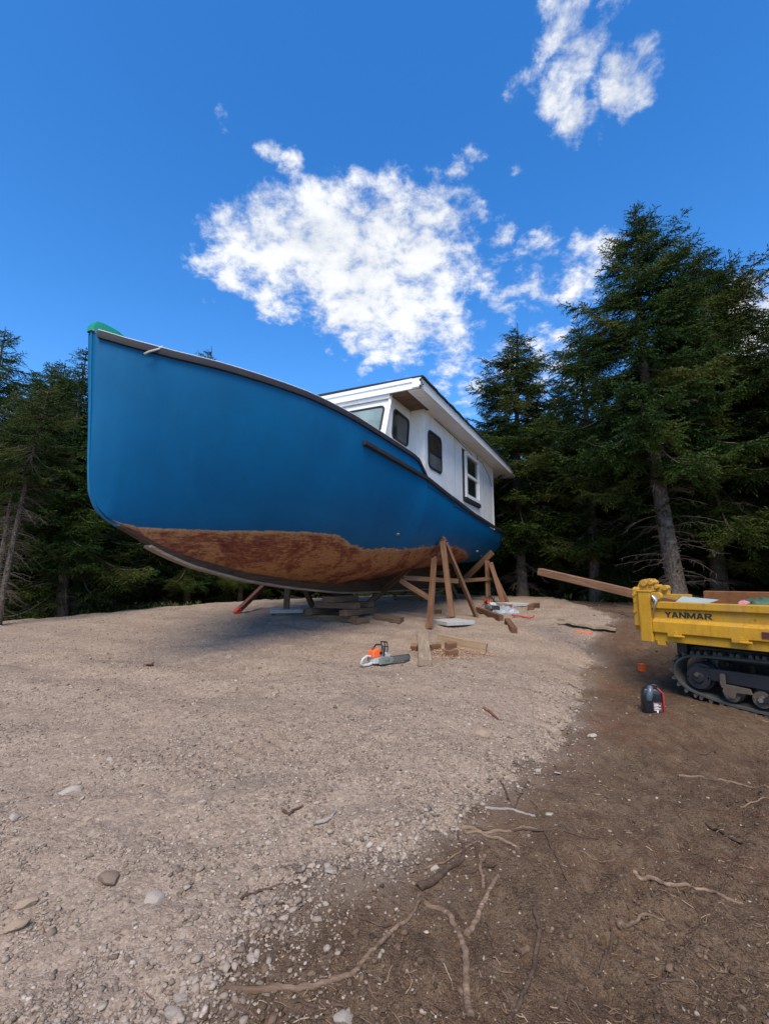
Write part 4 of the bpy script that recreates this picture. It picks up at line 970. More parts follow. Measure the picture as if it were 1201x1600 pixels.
chainsaw((g.x, g.y, g.z + .04), R(-70), R(0), 'orange and black chainsaw standing by the plastic bag under the stern', .95, 'sawred')

# ------------------------------------------------------------ fuel can, orange cup
g = G(1018, 1112)
m_ = Matrix.Translation((g.x, g.y, g.z - .005)) @ Matrix.Rotation(R(-14), 4, 'Z')
M['jugred'] = plain('dark red plastic', (.26, .022, .016), .4, 0, .4, .3)
fc = empty('oil_jug', mat=m_, label='black oil jug with a red side and clear measuring strip, standing on the soil', cat='jug')
M['jug'] = plain('black plastic', (.012, .014, .02), .3, 0, .5, .15)
def rbox(mb, w_, d_, secs, n=5, r=.03):
    rings = []
    for z, fx, fy, ox in secs:
        rings.append([(p[0] + ox, p[1], z) for p in rr(w_ * fx, d_ * fy, min(r, w_ * fx / 2.1, d_ * fy / 2.1), n)])
    m_n = len(rings[0]); vs = [v for r_ in rings for v in r_]; fs_ = [(i * m_n + k, i * m_n + (k + 1) % m_n, (i + 1) * m_n + (k + 1) % m_n, (i + 1) * m_n + k) for i in range(len(rings) - 1) for k in range(m_n)]
    mb.add(vs, fs_ + [tuple(range(m_n))[::-1], tuple((len(rings) - 1) * m_n + k for k in range(m_n))]); return mb
mb = rbox(MB(), .19, .12, [(0, .95, .95, 0), (.01, 1, 1, 0), (.19, 1, 1, 0), (.22, .95, .95, 0), (.238, .78, .8, -.01)]); mb.build('body', M['jug'], fc, smooth=True, angle=35)
mb = rbox(MB(), .026, .122, [(.0, 1, .96, .108), (.20, 1, .96, .106), (.235, .9, .7, .075), (.25, .9, .5, .06)], r=.012); mb.build('red_side', M['jugred'], fc, smooth=True, angle=35)
M['jugneck'] = plain('blue grey translucent plastic', (.07, .10, .13), .3, 0, .5, .2)
mb = MB(); mb.tube([(-.035, -.05, .13), (-.03, -.066, .18), (-.02, -.055, .225), (-.005, -.02, .255)], [.028, .034, .032, .028], 12); mb.build('spout', M['jugneck'], fc, smooth=True, angle=50)
mb = MB(); mb.tube([(.0, 0, .235), (.01, 0, .275), (.06, 0, .272), (.085, 0, .235)], .011, 8); mb.build('carry_handle', M['jug'], fc, smooth=True, angle=60)
M['label'] = plain('printed label', (.14, .06, .06), .5, 0, .4, .6, 60)
mb = MB(); mb.box(.0, .085, -.0635, -.059, .02, .11); mb.build('jug_label', M['label'], fc)
mb = MB()
for k in range(5): mb.box(.008, .05 + .02 * (k % 2), -.0665, -.0637, .030 + k * .015, .036 + k * .015)
mb.box(.03, .045, -.068, -.0637, .004, .028); mb.build('label_print', M['vinyl'], fc)
g = G(1002, 1049)
mb = rbox(MB(), .10, .09, [(0, .84, .84, 0), (.01, .88, .88, 0), (.095, .98, .98, 0), (.10, 1.04, 1.04, 0), (.108, 1.04, 1.04, 0), (.108, .9, .9, 0), (.10, .85, .85, 0)], r=.02)
cup = mb.build('container', M['orange'], smooth=True, angle=35); cup.location = (g.x, g.y, g.z - .004); cup.rotation_euler = (0, R(4), R(20)); tag(cup, 'small square orange plastic container on the soil beside the tracked dumper', 'container')

# ------------------------------------------------------------ tracked dumper
ua = math.atan2(.827, -.562)
tm = Matrix.Translation((4.22, 5.2, .0)) @ Matrix.Rotation(ua, 4, 'Z')
dm = empty('tracked_dumper', mat=tm, label='yellow tracked dumper with its tipping bed loaded, parked on the soil at the right', cat='dumper')
ROLL = .075
def TT(u, w_, z): return (u, -w_, z + ROLL * w_ * (1 if z > .75 else .6))
def tprism(mb, poly, u0, u1, n=1):
    """profile of (w, z) extruded along u"""
    m_n = len(poly); us = [u0 + (u1 - u0) * i / n for i in range(n + 1)]
    mb.add([TT(u, *p) for u in us for p in poly], [(i * m_n + k, i * m_n + (k + 1) % m_n, (i + 1) * m_n + (k + 1) % m_n, (i + 1) * m_n + k) for i in range(n) for k in range(m_n)] + [tuple(range(m_n))[::-1], tuple(n * m_n + k for k in range(m_n))]); return mb
def yellow_mat():
    m, t, b, oc = material('worn yellow enamel'); n1 = t.noise(oc, 3, 6, .65); n2 = t.noise(oc, 22, 6, .75); n3 = t.noise(t.mapping(oc, (9, 9, 1.4)), 2.4, 6, .72)
    c = t.mix(t.rng(n1, .35, .7), (.50, .270, .010), (.40, .200, .009)); c = t.mix(t.rng(n3, .50, .70, 0, .75), c, (.26, .12, .02))
    c = t.mix(t.rng(n2, .62, .68, 0, .85), c, (.10, .045, .02)); sc_ = t.noise(t.mapping(oc, (3, 3, 26)), 3, 4, .7); c = t.mix(t.rng(sc_, .70, .73, 0, .6), c, (.12, .06, .03))
    c = t.mix(t.rng(t.noise(oc, 1.7, 5, .7), .45, .68, 0, .45), c, (.33, .22, .09))
    t.put(b.inputs['Base Color'], c); t.put(b.inputs['Roughness'], t.rng(n1, .3, .7, .55, .75)); b.inputs['Specular IOR Level'].default_value = .4
    t.put(b.inputs['Normal'], t.bump(n2, .002, .5)); return m
M['yellow'] = yellow_mat()
M['rust'] = plain('rusty bed inside', (.22, .095, .035), .8, 0, .3, .7, 10, .002)
M['machine'] = plain('dirty black steel', (.028, .028, .034), .55, .3, .4, .5, 10)
M['rubber'] = plain('dusty black rubber', (.075, .072, .066), .85, 0, .3, .6, 7, .002)
M['mud'] = plain('muddy steel', (.13, .10, .075), .8, .2, .3, .6, 12, .002)
u0, u1 = -.95, 1.30
side = [(-.045, 1.315), (-.045, 1.235), (-.008, 1.215), (-.008, 1.105), (-.045, 1.065), (-.05, .935), (-.018, .915), (-.018, .82), (.03, .82), (.03, 1.315)]
sp = tprism(MB(), side, u0, u1, 6).build('side_panel', M['yellow'], dm, bevel=.006)
far = [(a * -1 + 1.5, z - .0) for a, z in side]; tprism(MB(), far, u0, u1, 2).build('side_panel', M['rust'], dm, bevel=.006)
tprism(MB(), [(.03, .83), (.03, .87), (1.47, .87), (1.47, .83)], u0, u1 + .05).build('bed_floor', M['rust'], dm)
tprism(MB(), [(-.01, .85), (-.01, 1.34), (1.51, 1.34), (1.51, .85)], u0 - .05, u0).build('head_board', M['yellow'], dm, bevel=.006)
tprism(MB(), [(-.06, .805), (-.065, 1.44), (.03, 1.44), (.03, .805)], u1 + .005, u1 + .155).build('corner_post', M['yellow'], dm, bevel=.008)
tprism(MB(), [(-.07, 1.438), (-.075, 1.452), (.05, 1.452), (.05, 1.438)], u1 - .005, u1 + .17).build('post_cap', M['yellow'], dm, bevel=.003)
tg = tprism(MB(), [(.0, .93), (.0, 1.42), (1.5, 1.26), (1.5, .93)], u1 + .16, u1 + .215, 1).build('tailgate', M['yellow'], dm, bevel=.012)
mb = MB(); tprism(mb, [(-.03, 1.0), (-.03, 1.48), (.02, 1.50), (.02, .93)], u1 + .16, u1 + .245); mb.build('tailgate_edge', M['yellow'], tg, bevel=.012)
for z in (1.18, 1.40): mb = MB(); mb.cyl(TT(u1 + .22, -.035, z), (0, 1, 0), .022, .02, 10); mb.build('tailgate_bolt', M['yellow'], tg)
# hinge brackets on top of the post
mb = MB()
pr = [(1.455, 1.44), (1.50, 1.50), (1.46, 1.575), (1.39, 1.60), (1.31, 1.595), (1.27, 1.56), (1.30, 1.51), (1.26, 1.44)]
for w0, w1 in ((.02, .05), (.11, .14)):
    mb.add([TT(u, w0, z) for u, z in pr] + [TT(u, w1, z) for u, z in pr], [tuple(range(8)), tuple(range(8, 16))[::-1]] + [(i, (i + 1) % 8, 8 + (i + 1) % 8, 8 + i) for i in range(8)])
mb.cyl(TT(1.40, .08, 1.545), (0, 1, 0), .045, .18, 14); mb.cyl(TT(1.31, .08, 1.55), (0, 1, 0), .03, .18, 12); mb.cyl(TT(1.25, .08, 1.50), (0, 1, 0), .028, .14, 12)
mb.obox(TT(1.205, .10, 1.44), (.075, 0, 0), (0, .035, 0), (0, 0, .055)); mb.cyl(TT(1.15, .07, 1.485), (0, 1, 0), .035, .09, 12)
mb.build('tailgate_hinge', M['yellow'], dm, bevel=.005)
mb = MB(); mb.cyl(TT(1.24, -.03, 1.36), (0, 1, 0), .035, .05, 14); mb.tube([TT(1.27, -.06, 1.385), TT(1.22, -.07, 1.33), TT(1.255, -.065, 1.24), TT(1.275, -.06, 1.16)], [.02, .022, .012, .010], 8); mb.build('latch', M['steel'], dm, smooth=True, angle=50)
mb = MB(); mb.cyl(TT(1.22, -.01, 1.385), (0, 1, 0), .05, .07, 14); mb.cyl(TT(1.27, -.01, 1.40), (0, 1, 0), .035, .06, 12); mb.build('latch_pivot', M['yellow'], dm, bevel=.004)
for u in (1.04, .35):
    mb = MB(); mb.obox(TT(u, -.04, .915), (.08, 0, 0), (0, .02, 0), (0, 0, .022)); mb.cyl(TT(u - .06, -.065, .905), (1, 0, 0), .016, .12, 8); mb.cyl(TT(u - .01, -.045, .945), (0, 1, 0), .02, .02, 10); mb.build('side_hinge', M['yellow'], dm, bevel=.003)
mb = MB(); mb.obox(TT(1.22, .0, .795), (.05, 0, 0), (0, .02, 0), (0, 0, .025)); mb.build('lug', M['yellow'], dm, bevel=.004)
# raised lettering: strokes of every letter in a unit cell, heavy and wide
LET = {'Y': [[(0, 1), (.30, 1), (.50, .68), (.70, 1), (1, 1), (.63, .42), (.63, 0), (.37, 0), (.37, .42)]],
 'A': [[(0, 0), (.28, 0), (.33, .17), (.42, .40), (.50, .74), (.50, 1), (.36, 1)], [(1, 0), (.72, 0), (.67, .17), (.58, .40), (.50, .74), (.50, 1), (.64, 1)], [(.32, .17), (.68, .17), (.61, .36), (.39, .36)]],
 'N': [[(0, 0), (0, 1), (.26, 1), (.26, 0)], [(.74, 0), (.74, 1), (1, 1), (1, 0)], [(.26, 1), (.26, .62), (.74, 0), (.74, .38)]],
 'M': [[(0, 0), (0, 1), (.22, 1), (.22, 0)], [(.78, 0), (.78, 1), (1, 1), (1, 0)], [(.22, 1), (.22, .55), (.42, 0), (.50, 0), (.50, .38)], [(.78, 1), (.78, .55), (.58, 0), (.50, 0), (.50, .38)]],
 'R': [[(0, 0), (0, 1), (.27, 1), (.27, 0)], [(.27, 1), (.80, 1), (.95, .90), (.97, .70), (.90, .52), (.78, .44), (.27, .44), (.27, .60), (.64, .60), (.70, .66), (.70, .77), (.64, .82), (.27, .82)], [(.42, .44), (.72, .44), (1, 0), (.70, 0)]]}
mb = MB(); x = 0; LH = .068
for ch in 'YANMAR':
    wd_ = {'M': .098}.get(ch, .082)
    for q in LET[ch]:
        A_ = [TT(1.158 - x - px_ * wd_, -.0, 0) for px_, _ in q]; n = len(q)
        mb.add([(a_[0], .0088, 1.128 - .004 + py_ * LH) for a_, (_, py_) in zip(A_, q)] + [(a_[0], .0108, 1.124 + py_ * LH) for a_, (_, py_) in zip(A_, q)],
               [tuple(range(n, 2 * n))] + [(i, (i + 1) % n, n + (i + 1) % n, n + i) for i in range(n)])
    x += wd_ + (.000 if ch == 'Y' else .007)
mb.build('lettering', M['black'], sp)
mb = MB(); mb.obox(TT(.085, -.055, 1.0), (.055, 0, 0), (0, .002, 0), (0, 0, .035)); mb.build('warning_plate', plain('dark red plate', (.09, .015, .02), .4), sp)
# chassis and undercarriage
mb = MB(); mb.obox(TT(.05, .75, .66), (1.0, 0, 0), (0, .45, 0), (0, 0, .07)); mb.obox(TT(.05, .40, .76), (1.05, 0, 0), (0, .05, 0), (0, 0, .045)); mb.obox(TT(.05, 1.1, .76), (1.05, 0, 0), (0, .05, 0), (0, 0, .045)); mb.obox(TT(1.08, .25, .74), (.06, 0, 0), (0, .06, 0), (0, 0, .10)); mb.build('chassis', M['machine'], dm, bevel=.01)
def track(w0, near):
    w1 = w0 + .32
    cpts = [(1.00, .47, .19)]
    out = []                                                 # outer belt loop (u, z)
    out += [(-1.0, .70), (-.5, .715), (0, .70), (.4, .69), (.75, .678), (.98, .66), (1.09, .615), (1.165, .54), (1.19, .45), (1.17, .36), (1.11, .28), (1.0, .215), (.82, .165), (.6, .13), (.35, .108), (0, .095), (-.5, .095), (-1.0, .11), (-1.2, .19), (-1.29, .36), (-1.27, .55), (-1.16, .67)]
    P = []
    m_n = len(out)
    for i in range(m_n):                                    # Catmull-Rom
        p0, p1, p2, p3 = (np.array(out[(i + k - 1) % m_n]) for k in range(4))
        for t in np.linspace(0, 1, 7)[:-1]: P.append(.5 * (2 * p1 + (p2 - p0) * t + (2 * p0 - 5 * p1 + 4 * p2 - p3) * t * t + (3 * p1 - p0 - 3 * p2 + p3) * t ** 3))
    P = np.array(P); Tn = np.roll(P, -1, 0) - np.roll(P, 1, 0); Tn /= np.linalg.norm(Tn, axis=1)[:, None]; Nn = np.stack([-Tn[:, 1], Tn[:, 0]], -1)
    c0 = P.mean(0); sgn = np.sign(((P - c0) * Nn).sum(1)).mean(); Nn *= (1 if sgn > 0 else -1)
    mb = MB(); rows = []
    for i in list(range(len(P))) + [0]:
        rows.append([TT(*(P[i] + Nn[i] * o_)[:1], w_, (P[i] + Nn[i] * o_)[1]) for w_, o_ in ((w0 + .0, -.030), (w0, -.006), (w0 + .02, .004), (w1 - .02, .004), (w1, -.006), (w1, -.030), (w0 + .05, -.034), (w0, -.030))])
    mb.grid(rows); belt = mb.build('track_belt', M['rubber'], dm, smooth=True, angle=40)
    # lugs all round
    L = np.r_[0, np.cumsum(np.linalg.norm(np.diff(np.vstack([P, P[:1]]), axis=0), axis=1))]; tot = L[-1]; nl = int(tot / .088); mb = MB()
    for k in range(nl):
        s_ = tot * k / nl; i = min(int(np.searchsorted(L, s_)), len(P) - 1); p = P[i]; t_ = Tn[i]; n_ = Nn[i]
        for wa, wb, sh_ in ((w0 + .004, w0 + .16, 0), (w0 + .16, w1 - .004, .0)):
            q = [p - t_ * .024 + n_ * .002, p + t_ * .024 + n_ * .002, p + t_ * .013 + n_ * .044, p - t_ * .013 + n_ * .044]
            mb.add([TT(a[0], wa, a[1]) for a in q] + [TT(a[0], wb, a[1]) for a in q], [(0, 1, 2, 3), (7, 6, 5, 4), (0, 1, 5, 4), (1, 2, 6, 5), (2, 3, 7, 6), (3, 0, 4, 7)])
    mb.build('track_lugs', M['rubber'], belt)
    wc = w0 + .16
    def wheel(name, u, z, r, h_, mat):
        mb = MB(); mb.lathe([(r * .5, -h_ / 2 - .01), (r * .96, -h_ / 2), (r, -h_ / 2 + .015), (r * .98, -h_ / 6), (r * .7, 0), (r * .98, h_ / 6), (r, h_ / 2 - .015), (r * .96, h_ / 2), (r * .5, h_ / 2 + .01)], TT(u, wc, z), (0, 1, 0), 28)
        o = mb.build(name, mat, dm, smooth=True, angle=30)
        mb = MB(); mb.lathe([(r * .80, -.005), (r * .80, .008), (r * .66, .010), (r * .45, .002), (r * .35, .03), (r * .2, .034), (0, .034)], TT(u, w0 + .01, z), (0, 1, 0), 24); mb.build('hub', M['mud'] if name == 'road_wheel' else M['machine'], o, smooth=True, angle=30)
    wheel('idler_wheel', .90, .40, .165, .16, M['machine'])
    wheel('drive_sprocket', -1.02, .42, .20, .16, M['mud'])
    for u in (.56, .27, -.10, -.42, -.72): wheel('road_wheel', u, .262 if u < .5 else .272, .112, .2, M['machine'])
    wheel('carrier_roller', .0, .60, .06, .14, M['machine'])
    mb = MB(); mb.prism([(.98, .40), (.98, .50), (.93, .53), (-1.0, .53), (-1.0, .40), (-.2, .36), (.5, .38)], 1, -(w0 + .10), -(w0 + .02)); o = mb.build('track_frame', M['machine'], dm, bevel=.01)
    mb = MB(); mb.prism([(.66, .385), (.655, .49), (.63, .50), (.60, .49), (.60, .37), (.64, .33)], 1, -(w0 - .01), -(w0 - .035)); mb.prism([(.62, .385), (.36, .37), (.34, .31), (.50, .30), (.52, .235), (.60, .225), (.64, .30)], 1, -(w0 - .012), -(w0 - .035)); mb.build('roller_bracket', M['mud'], o, bevel=.006)
    mb = MB(); mb.prism([(.31, .235), (.25, .235), (-.1, .34), (-.1, .42), (.1, .42)], 1, -(w0 - .012), -(w0 - .03)); mb.build('roller_bracket', M['machine'], o, bevel=.006)
    for u, z in ((.90, .44), (.56, .265), (.27, .262)): mb = MB(); mb.cyl(TT(u, w0 - .028, z), (0, 1, 0), .026, .03, 6); mb.build('axle_bolt', M['steel'] if u < .3 else M['mud'], o)
track(.15, True); track(1.05, False)
# engine cover and seat beyond the frame
tprism(MB(), [(.1, .80), (.1, 1.35), (.2, 1.5), (1.3, 1.5), (1.4, 1.35), (1.4, .80)], -1.75, -1.02).build('engine_cover', M['yellow'], dm, bevel=.03)
mb = MB(); mb.obox(TT(-1.35, .75, 1.60), (.22, 0, 0), (0, .25, 0), (0, 0, .06)); mb.obox(TT(-1.56, .75, 1.85), (.05, 0, .02), (0, .24, 0), (0, 0, .24)); mb.build('seat', M['black'], dm, bevel=.03)
# load of the bed: each thing by itself
ba = A3(843, 893, 8.3); bb_ = A3(1108, 956, 6.15)
tag(timber('long_timber', ba, bb_, .135, .115, M['fresh2'], bevel=.006), 'long reddish squared timber sticking out over the tailgate of the dumper', 'timber')
def tw(u, w_, z): return tm @ Vector(TT(u, w_, z))
M['sheetglass'] = plain('wet pale sheet', (.34, .42, .42), .25, 0, .6, .35, 14)
a = tw(1.12, .22, 1.29); b = tw(.76, .22, 1.28); c = tw(.70, .42, 1.31); d = tw(1.10, .38, 1.345); mb = MB(); nrm = (b - a).cross(d - a).normalized() * .005
mb.add([a, b, c, d, a + nrm, b + nrm, c + nrm, d + nrm], [(0, 1, 2, 3), (7, 6, 5, 4), (0, 1, 5, 4), (1, 2, 6, 5), (2, 3, 7, 6), (3, 0, 4, 7)]); tag(mb.build('wire_glass_sheet', M['sheetglass']), 'pale grey green sheet lying on the load in the dumper bed', 'sheet')
def heap(name, c, r, h_, mat, seed, label, cat):
    rows = []; n = 16
    for i in range(n + 1):
        th = math.pi / 2 * i / n; row = []
        for j in range(24):
            ph = 2 * math.pi * (j % 23) / 23; k = 1 + .45 * float(vnoise(np.array(2.2 * math.cos(ph) + 5 + i * .25), np.array(2.2 * math.sin(ph) + 5), seed)) + .18 * float(vnoise(np.array(6 * math.cos(ph) + 5 + i * .5), np.array(6 * math.sin(ph) + 5), seed + 2))
            row.append((c.x + r * k * math.cos(th) * math.cos(ph), c.y + r * k * math.cos(th) * math.sin(ph), c.z + h_ * math.sin(th) * k))
        rows.append(row)
    mb = MB(); mb.grid(rows); return tag(mb.build(name, mat, smooth=True), label, cat)
heap('crumpled_cloth', tw(.43, .38, 1.22), .085, .09, plain('pink white cloth', (.55, .22, .25), .8, 0, .2, .8, 30), 3, 'crumpled pink and white cloth on top of the load in the dumper bed', 'cloth')
heap('green_tarp', tw(.30, .5, 1.24), .20, .10, plain('dull green tarp', (.05, .10, .06), .6, 0, .3, .5), 9, 'dull green tarp bunched in the dumper bed behind the pink cloth', 'tarp')
heap('soil_sack', tw(-.1, .55, 1.12), .32, .17, plain('dark sack', (.08, .07, .06), .8), 14, 'dark full sack in the dumper bed at the right edge of the photo', 'sack')
heap('rubble_heap', tw(.55, .75, .86), .45, .33, M['dirt'], 17, 'brown heap of earth at the bottom of the dumper bed', 'earth heap')

# ------------------------------------------------------------ sticks and roots
M['root'] = wood_mat('bare grey brown root', (.085, .052, .034), (.19, .13, .088), (.34, .255, .18), .85)
M['rootdark'] = wood_mat('dark damp root', (.045, .028, .02), (.085, .056, .04), (.15, .105, .075), .85)
M['drift'] = wood_mat('pale grey driftwood', (.17, .14, .12), (.29, .25, .22), (.40, .36, .32), .85)
def stick(px, r0, r1, mat, label, name='root', sub=(), lift=.12, cat='stick'):
    mb = MB(); allp = [(px, r0, r1)] + list(sub)
    for pts, ra, rb in allp:
        P = [G(*p) for p in pts]; Q = []
        n = max(3, len(P)); m_ = 6
        for i in range(len(P) - 1):
            p0 = P[max(i - 1, 0)]; p1 = P[i]; p2 = P[i + 1]; p3 = P[min(i + 2, len(P) - 1)]
            for k in range(m_):
                t = k / m_; Q.append(.5 * (2 * p1 + (p2 - p0) * t + (2 * p0 - 5 * p1 + 4 * p2 - p3) * t * t + (3 * p1 - p0 - 3 * p2 + p3) * t ** 3))
        Q.append(P[-1]); rad = [(ra + (rb - ra) * i / (len(Q) - 1)) * (1 + .04 * math.sin(i * 1.3 + ra * 999) + rnd.uniform(-.05, .05)) for i in range(len(Q))]
        for i, q in enumerate(Q): q.z = gz(q.x, q.y) + rad[i] * lift + rnd.uniform(0, .004); q.x += rnd.uniform(-.004, .004)
        for i in range(1, len(Q) - 1): Q[i].z = max(Q[i].z, .5 * (Q[i - 1].z + Q[i + 1].z) - .003)
        mb.tube(Q, rad, 8)
    o = mb.build(name, mat, smooth=True, angle=60); return tag(o, label, cat, 'roots and sticks on the ground')
stick([(354,1546),(400,1552),(447,1553),(482,1553),(519,1542),(545,1528),(569,1503),(590,1482),(612,1460),(640,1435),(655,1413)], .013, .009, M['root'], 'longest bare root, curving from the gravel edge at bottom left up to the tangle')
stick([(662,1414),(690,1424),(708,1446),(722,1475),(728,1510),(728,1545),(736,1600)], .012, .017, M['root'], 'thick forked root running off the bottom edge of the photo', sub=[([(727,1466),(741,1445),(757,1408),(778,1371)], .017, .010)])
stick([(757,1342),(750,1358),(754,1380),(755,1395)], .012, .009, M['root'], 'short stubby root just above the fork of the thick root')
stick([(655,1396),(680,1380),(700,1362),(722,1345),(724,1325)], .022, .010, M['rootdark'], 'thick dark root with peeling bark at the left of the tangle')
stick([(988,1364),(1020,1377),(1055,1385),(1100,1394),(1130,1403),(1160,1414)], .013, .008, M['root'], 'pale straight stick on the soil at the lower right')
stick([(1060,1215),(1090,1214),(1120,1220),(1155,1227),(1201,1232)], .011, .010, M['root'], 'pale stick touching the right edge of the photo below the dumper')
stick([(835,1428),(843,1458),(838,1490),(828,1530),(812,1570),(795,1600)], .012, .008, M['rootdark'], 'long dark curved stick to the right of the thick forked root')
stick([(758,1266),(780,1267),(805,1270),(835,1278)], .010, .008, M['drift'], 'pale curved twig uppermost on the stony gravel edge')
stick([(722,1295),(750,1302),(780,1315),(812,1330)], .015, .008, M['root'], 'brown stick crossing the middle of the tangle downwards to the right')
stick([(725,1306),(765,1303),(800,1302),(838,1297)], .011, .007, M['root'], 'brown stick lying level across the tangle')
stick([(726,1293),(780,1300),(850,1298),(900,1306),(935,1312)], .009, .004, M['rootdark'], 'long thin dark twig reaching right out of the tangle')
stick([(850,1300),(860,1325),(874,1352),(890,1386)], .009, .005, M['rootdark'], 'thin curved dark twig below and right of the tangle')
stick([(972,1456),(985,1449),(1005,1442),(1038,1440)], .011, .006, M['root'], 'short stick with a dark knot on the soil left of the pale straight stick', sub=[([(968,1452),(974,1457)], .022, .02)])
stick([(375,1410),(395,1400),(415,1392),(438,1383)], .007, .006, M['rootdark'], 'thin dark straight stick on the gravel near the soil edge', lift=.8)
stick([(490,1291),(505,1288),(515,1282),(524,1270)], .014, .007, M['drift'], 'curved grey driftwood piece on the gravel', lift=.8)
stick([(441,1271),(452,1275),(462,1270),(473,1262)], .010, .005, M['rootdark'], 'small bent brown twig left of the grey driftwood on the gravel', lift=.8)
stick([(1103,1288),(1125,1302),(1150,1315),(1182,1322)], .009, .005, M['rootdark'], 'dark thin stick on the soil above the pale straight stick at the right')
stick([(928,1528),(945,1500),(955,1465),(952,1440)], .008, .005, M['rootdark'], 'faint thin dark twig in the soil at the bottom right')
stick([(745,1345),(742,1325),(720,1320),(715,1300)], .008, .006, M['rootdark'], 'small dark twig hooked between the thick dark root and the tangle')
stick([(720,1366),(745,1362),(775,1355)], .009, .008, M['rootdark'], 'short dark stick crossing behind the stubby root')
stick([(753,1109),(765,1114),(778,1126)], .016, .010, M['redwood'], 'reddish splinter of wood on the gravel below the long tan timber', lift=.8)
stick([(226,1042),(238,1041)], .022, .018, M['fresh'], 'tiny brown chip of wood alone on the gravel at the left', lift=.6, name='wood_chip', cat='wood chip')
stick([(1155,1262),(1180,1256),(1201,1250)], .007, .005, M['root'], 'short thin twig at the right edge above the dark thin stick')
stick([(806,1497),(812,1492),(824,1484)], .019, .013, M['oldwood'], 'stubby chunk of reddish bark on the soil right of the thick forked root', name='bark_chunk', cat='bark')
stick([(1060,1165),(1100,1180),(1120,1172)], .006, .004, M['rootdark'], 'thin twig on the soil below the dumper track')
stick([(782,1222),(790,1240),(799,1263)], .008, .006, M['rootdark'], 'left twig of the small V standing at the stony gravel edge')
stick([(826,1222),(815,1240),(803,1264)], .008, .005, M['rootdark'], 'right twig of the small V at the stony gravel edge')
stick([(640,1362),(690,1352),(728,1330),(745,1318)], .007, .005, M['root'], 'thin brown twig above the thick dark root')
stick([(762,1448),(770,1475),(768,1500)], .006, .004, M['rootdark'], 'very thin twig between the forked root and the long dark curved stick')
stick([(1010,1545),(1050,1538),(1085,1548)], .006, .004, M['rootdark'], 'thin dark twig near the bottom edge, below the pale straight stick')
stick([(455,1570),(500,1582),(540,1578)], .007, .005, M['rootdark'], 'thin dark twig under the longest bare root')
stick([(905,1330),(930,1345),(960,1343)], .005, .004, M['root'], 'thin pale twig in the open soil right of the tangle')
stick([(560,1440),(590,1452),(612,1448)], .006, .004, M['rootdark'], 'small dark twig in the soil between the gravel edge and the longest root')
# ------------------------------------------------------------ single rocks
def rock(px, py, w_, mat, label, fl=.6, asp=1.3):
    g = G(px, py); D_ = math.hypot(g.x, g.y); r = w_ / F * D_ * .5; bm = bmesh.new(); bmesh.ops.create_icosphere(bm, subdivisions=3, radius=1)
    sd_ = rnd.random() * 50; pl = [Vector((rnd.gauss(0, 1), rnd.gauss(0, 1), rnd.gauss(0, 1))).normalized() for _ in range(9)]
    for v in bm.verts:
        for p in pl:
            d = v.co.dot(p)
            if d > .70: v.co -= p * (d - .70) * .92
        n_ = float(vnoise(np.array(v.co.x * 2.3 + sd_), np.array(v.co.y * 2.3 + v.co.z * 1.7), 3)) * .22 + float(vnoise(np.array(v.co.x * 6 + sd_), np.array(v.co.y * 6 + v.co.z * 5), 8)) * .08
        v.co *= 1 + n_
        v.co.x *= asp; v.co.z *= fl
    me = bpy.data.meshes.new('rock'); bm.to_mesh(me); bm.free(); o = link_mesh('rock', me, mat, smooth=True, angle=28)
    o.location = (g.x, g.y, g.z + r * fl * .12); o.scale = (r / asp * 1.1,) * 3; o.rotation_euler = (rnd.uniform(-.2, .2), rnd.uniform(-.2, .2), rnd.uniform(-.7, .7)); return tag(o, label, 'rock', 'single rocks on the ground')
def rockmat(name, c): return plain(name, c, .9, 0, .25, .5, 22, .004)
M['rockpale'] = rockmat('pale granite', (.40, .345, .285)); M['rocktan'] = rockmat('tan rock', (.36, .27, .19)); M['rockbrown'] = rockmat('brown rock', (.24, .175, .13)); M['rockgrey'] = rockmat('grey rock', (.34, .30, .26))
for a in [(171,1378,30,'rockbrown','angular brown rock on the gravel at the lower left'),(242,1406,30,'rockpale','white flat rock sunk in the gravel right of the brown one'),(110,1240,26,'rockpale','pale rounded rock in the middle left of the gravel'),
          (41,1415,24,'rocktan','tan oval rock close to the left edge, upper of two'),(28,1452,24,'rocktan','tan oval rock close to the left edge, lower of two'),(22,1280,13,'rockpale','small pale upright stone at the left edge of the gravel'),
          (316,1256,12,'rockpale','small pale stone on the gravel beside the loose grey pocket'),(137,1282,14,'rocktan','small tan round stone below the pale rounded rock'),(197,1458,14,'rocktan','small tan stone below the white flat rock'),
          (172,1188,12,'rockpale','lone white pebble uppermost at the left of the gravel'),(570,1312,12,'rockpale','pale stone near the stony edge, below the grey driftwood'),(622,1226,10,'rockpale','small white pebble in the middle of the gravel'),
          (752,1150,22,'rocktan','flat tan rock below the reddish splinter'),(925,1150,12,'rockpale','white pebble alone on the soil below the oil jug'),(858,1273,12,'rockpale','white stone just right of the uppermost pale twig'),
          (838,1205,14,'rockpale','pale stone at the stony edge of the gravel, uppermost'),(870,1210,10,'rockgrey','grey stone just outside the gravel edge'),(535,1596,26,'rockpale','white stone half out of the photo at the bottom'),
          (284,1560,22,'rockgrey','grey rock at the lower tip of the gravel, upper of two'),(268,1586,22,'rockpale','pale rock at the lower tip of the gravel, lower of two'),(516,1367,20,'rockgrey','flat grey stone where the gravel meets the soil'),
          (679,1360,13,'rockpale','pale stone next to the thick dark root'),(395,1500,16,'rockgrey','grey stone on the crumbling edge of the gravel'),(1013,940,12,'rocktan','')]:
    if a[4]: rock(a[0], a[1], a[2], M[a[3]], a[4], asp=rnd.uniform(1.15, 1.6), fl=rnd.uniform(.5, .75))
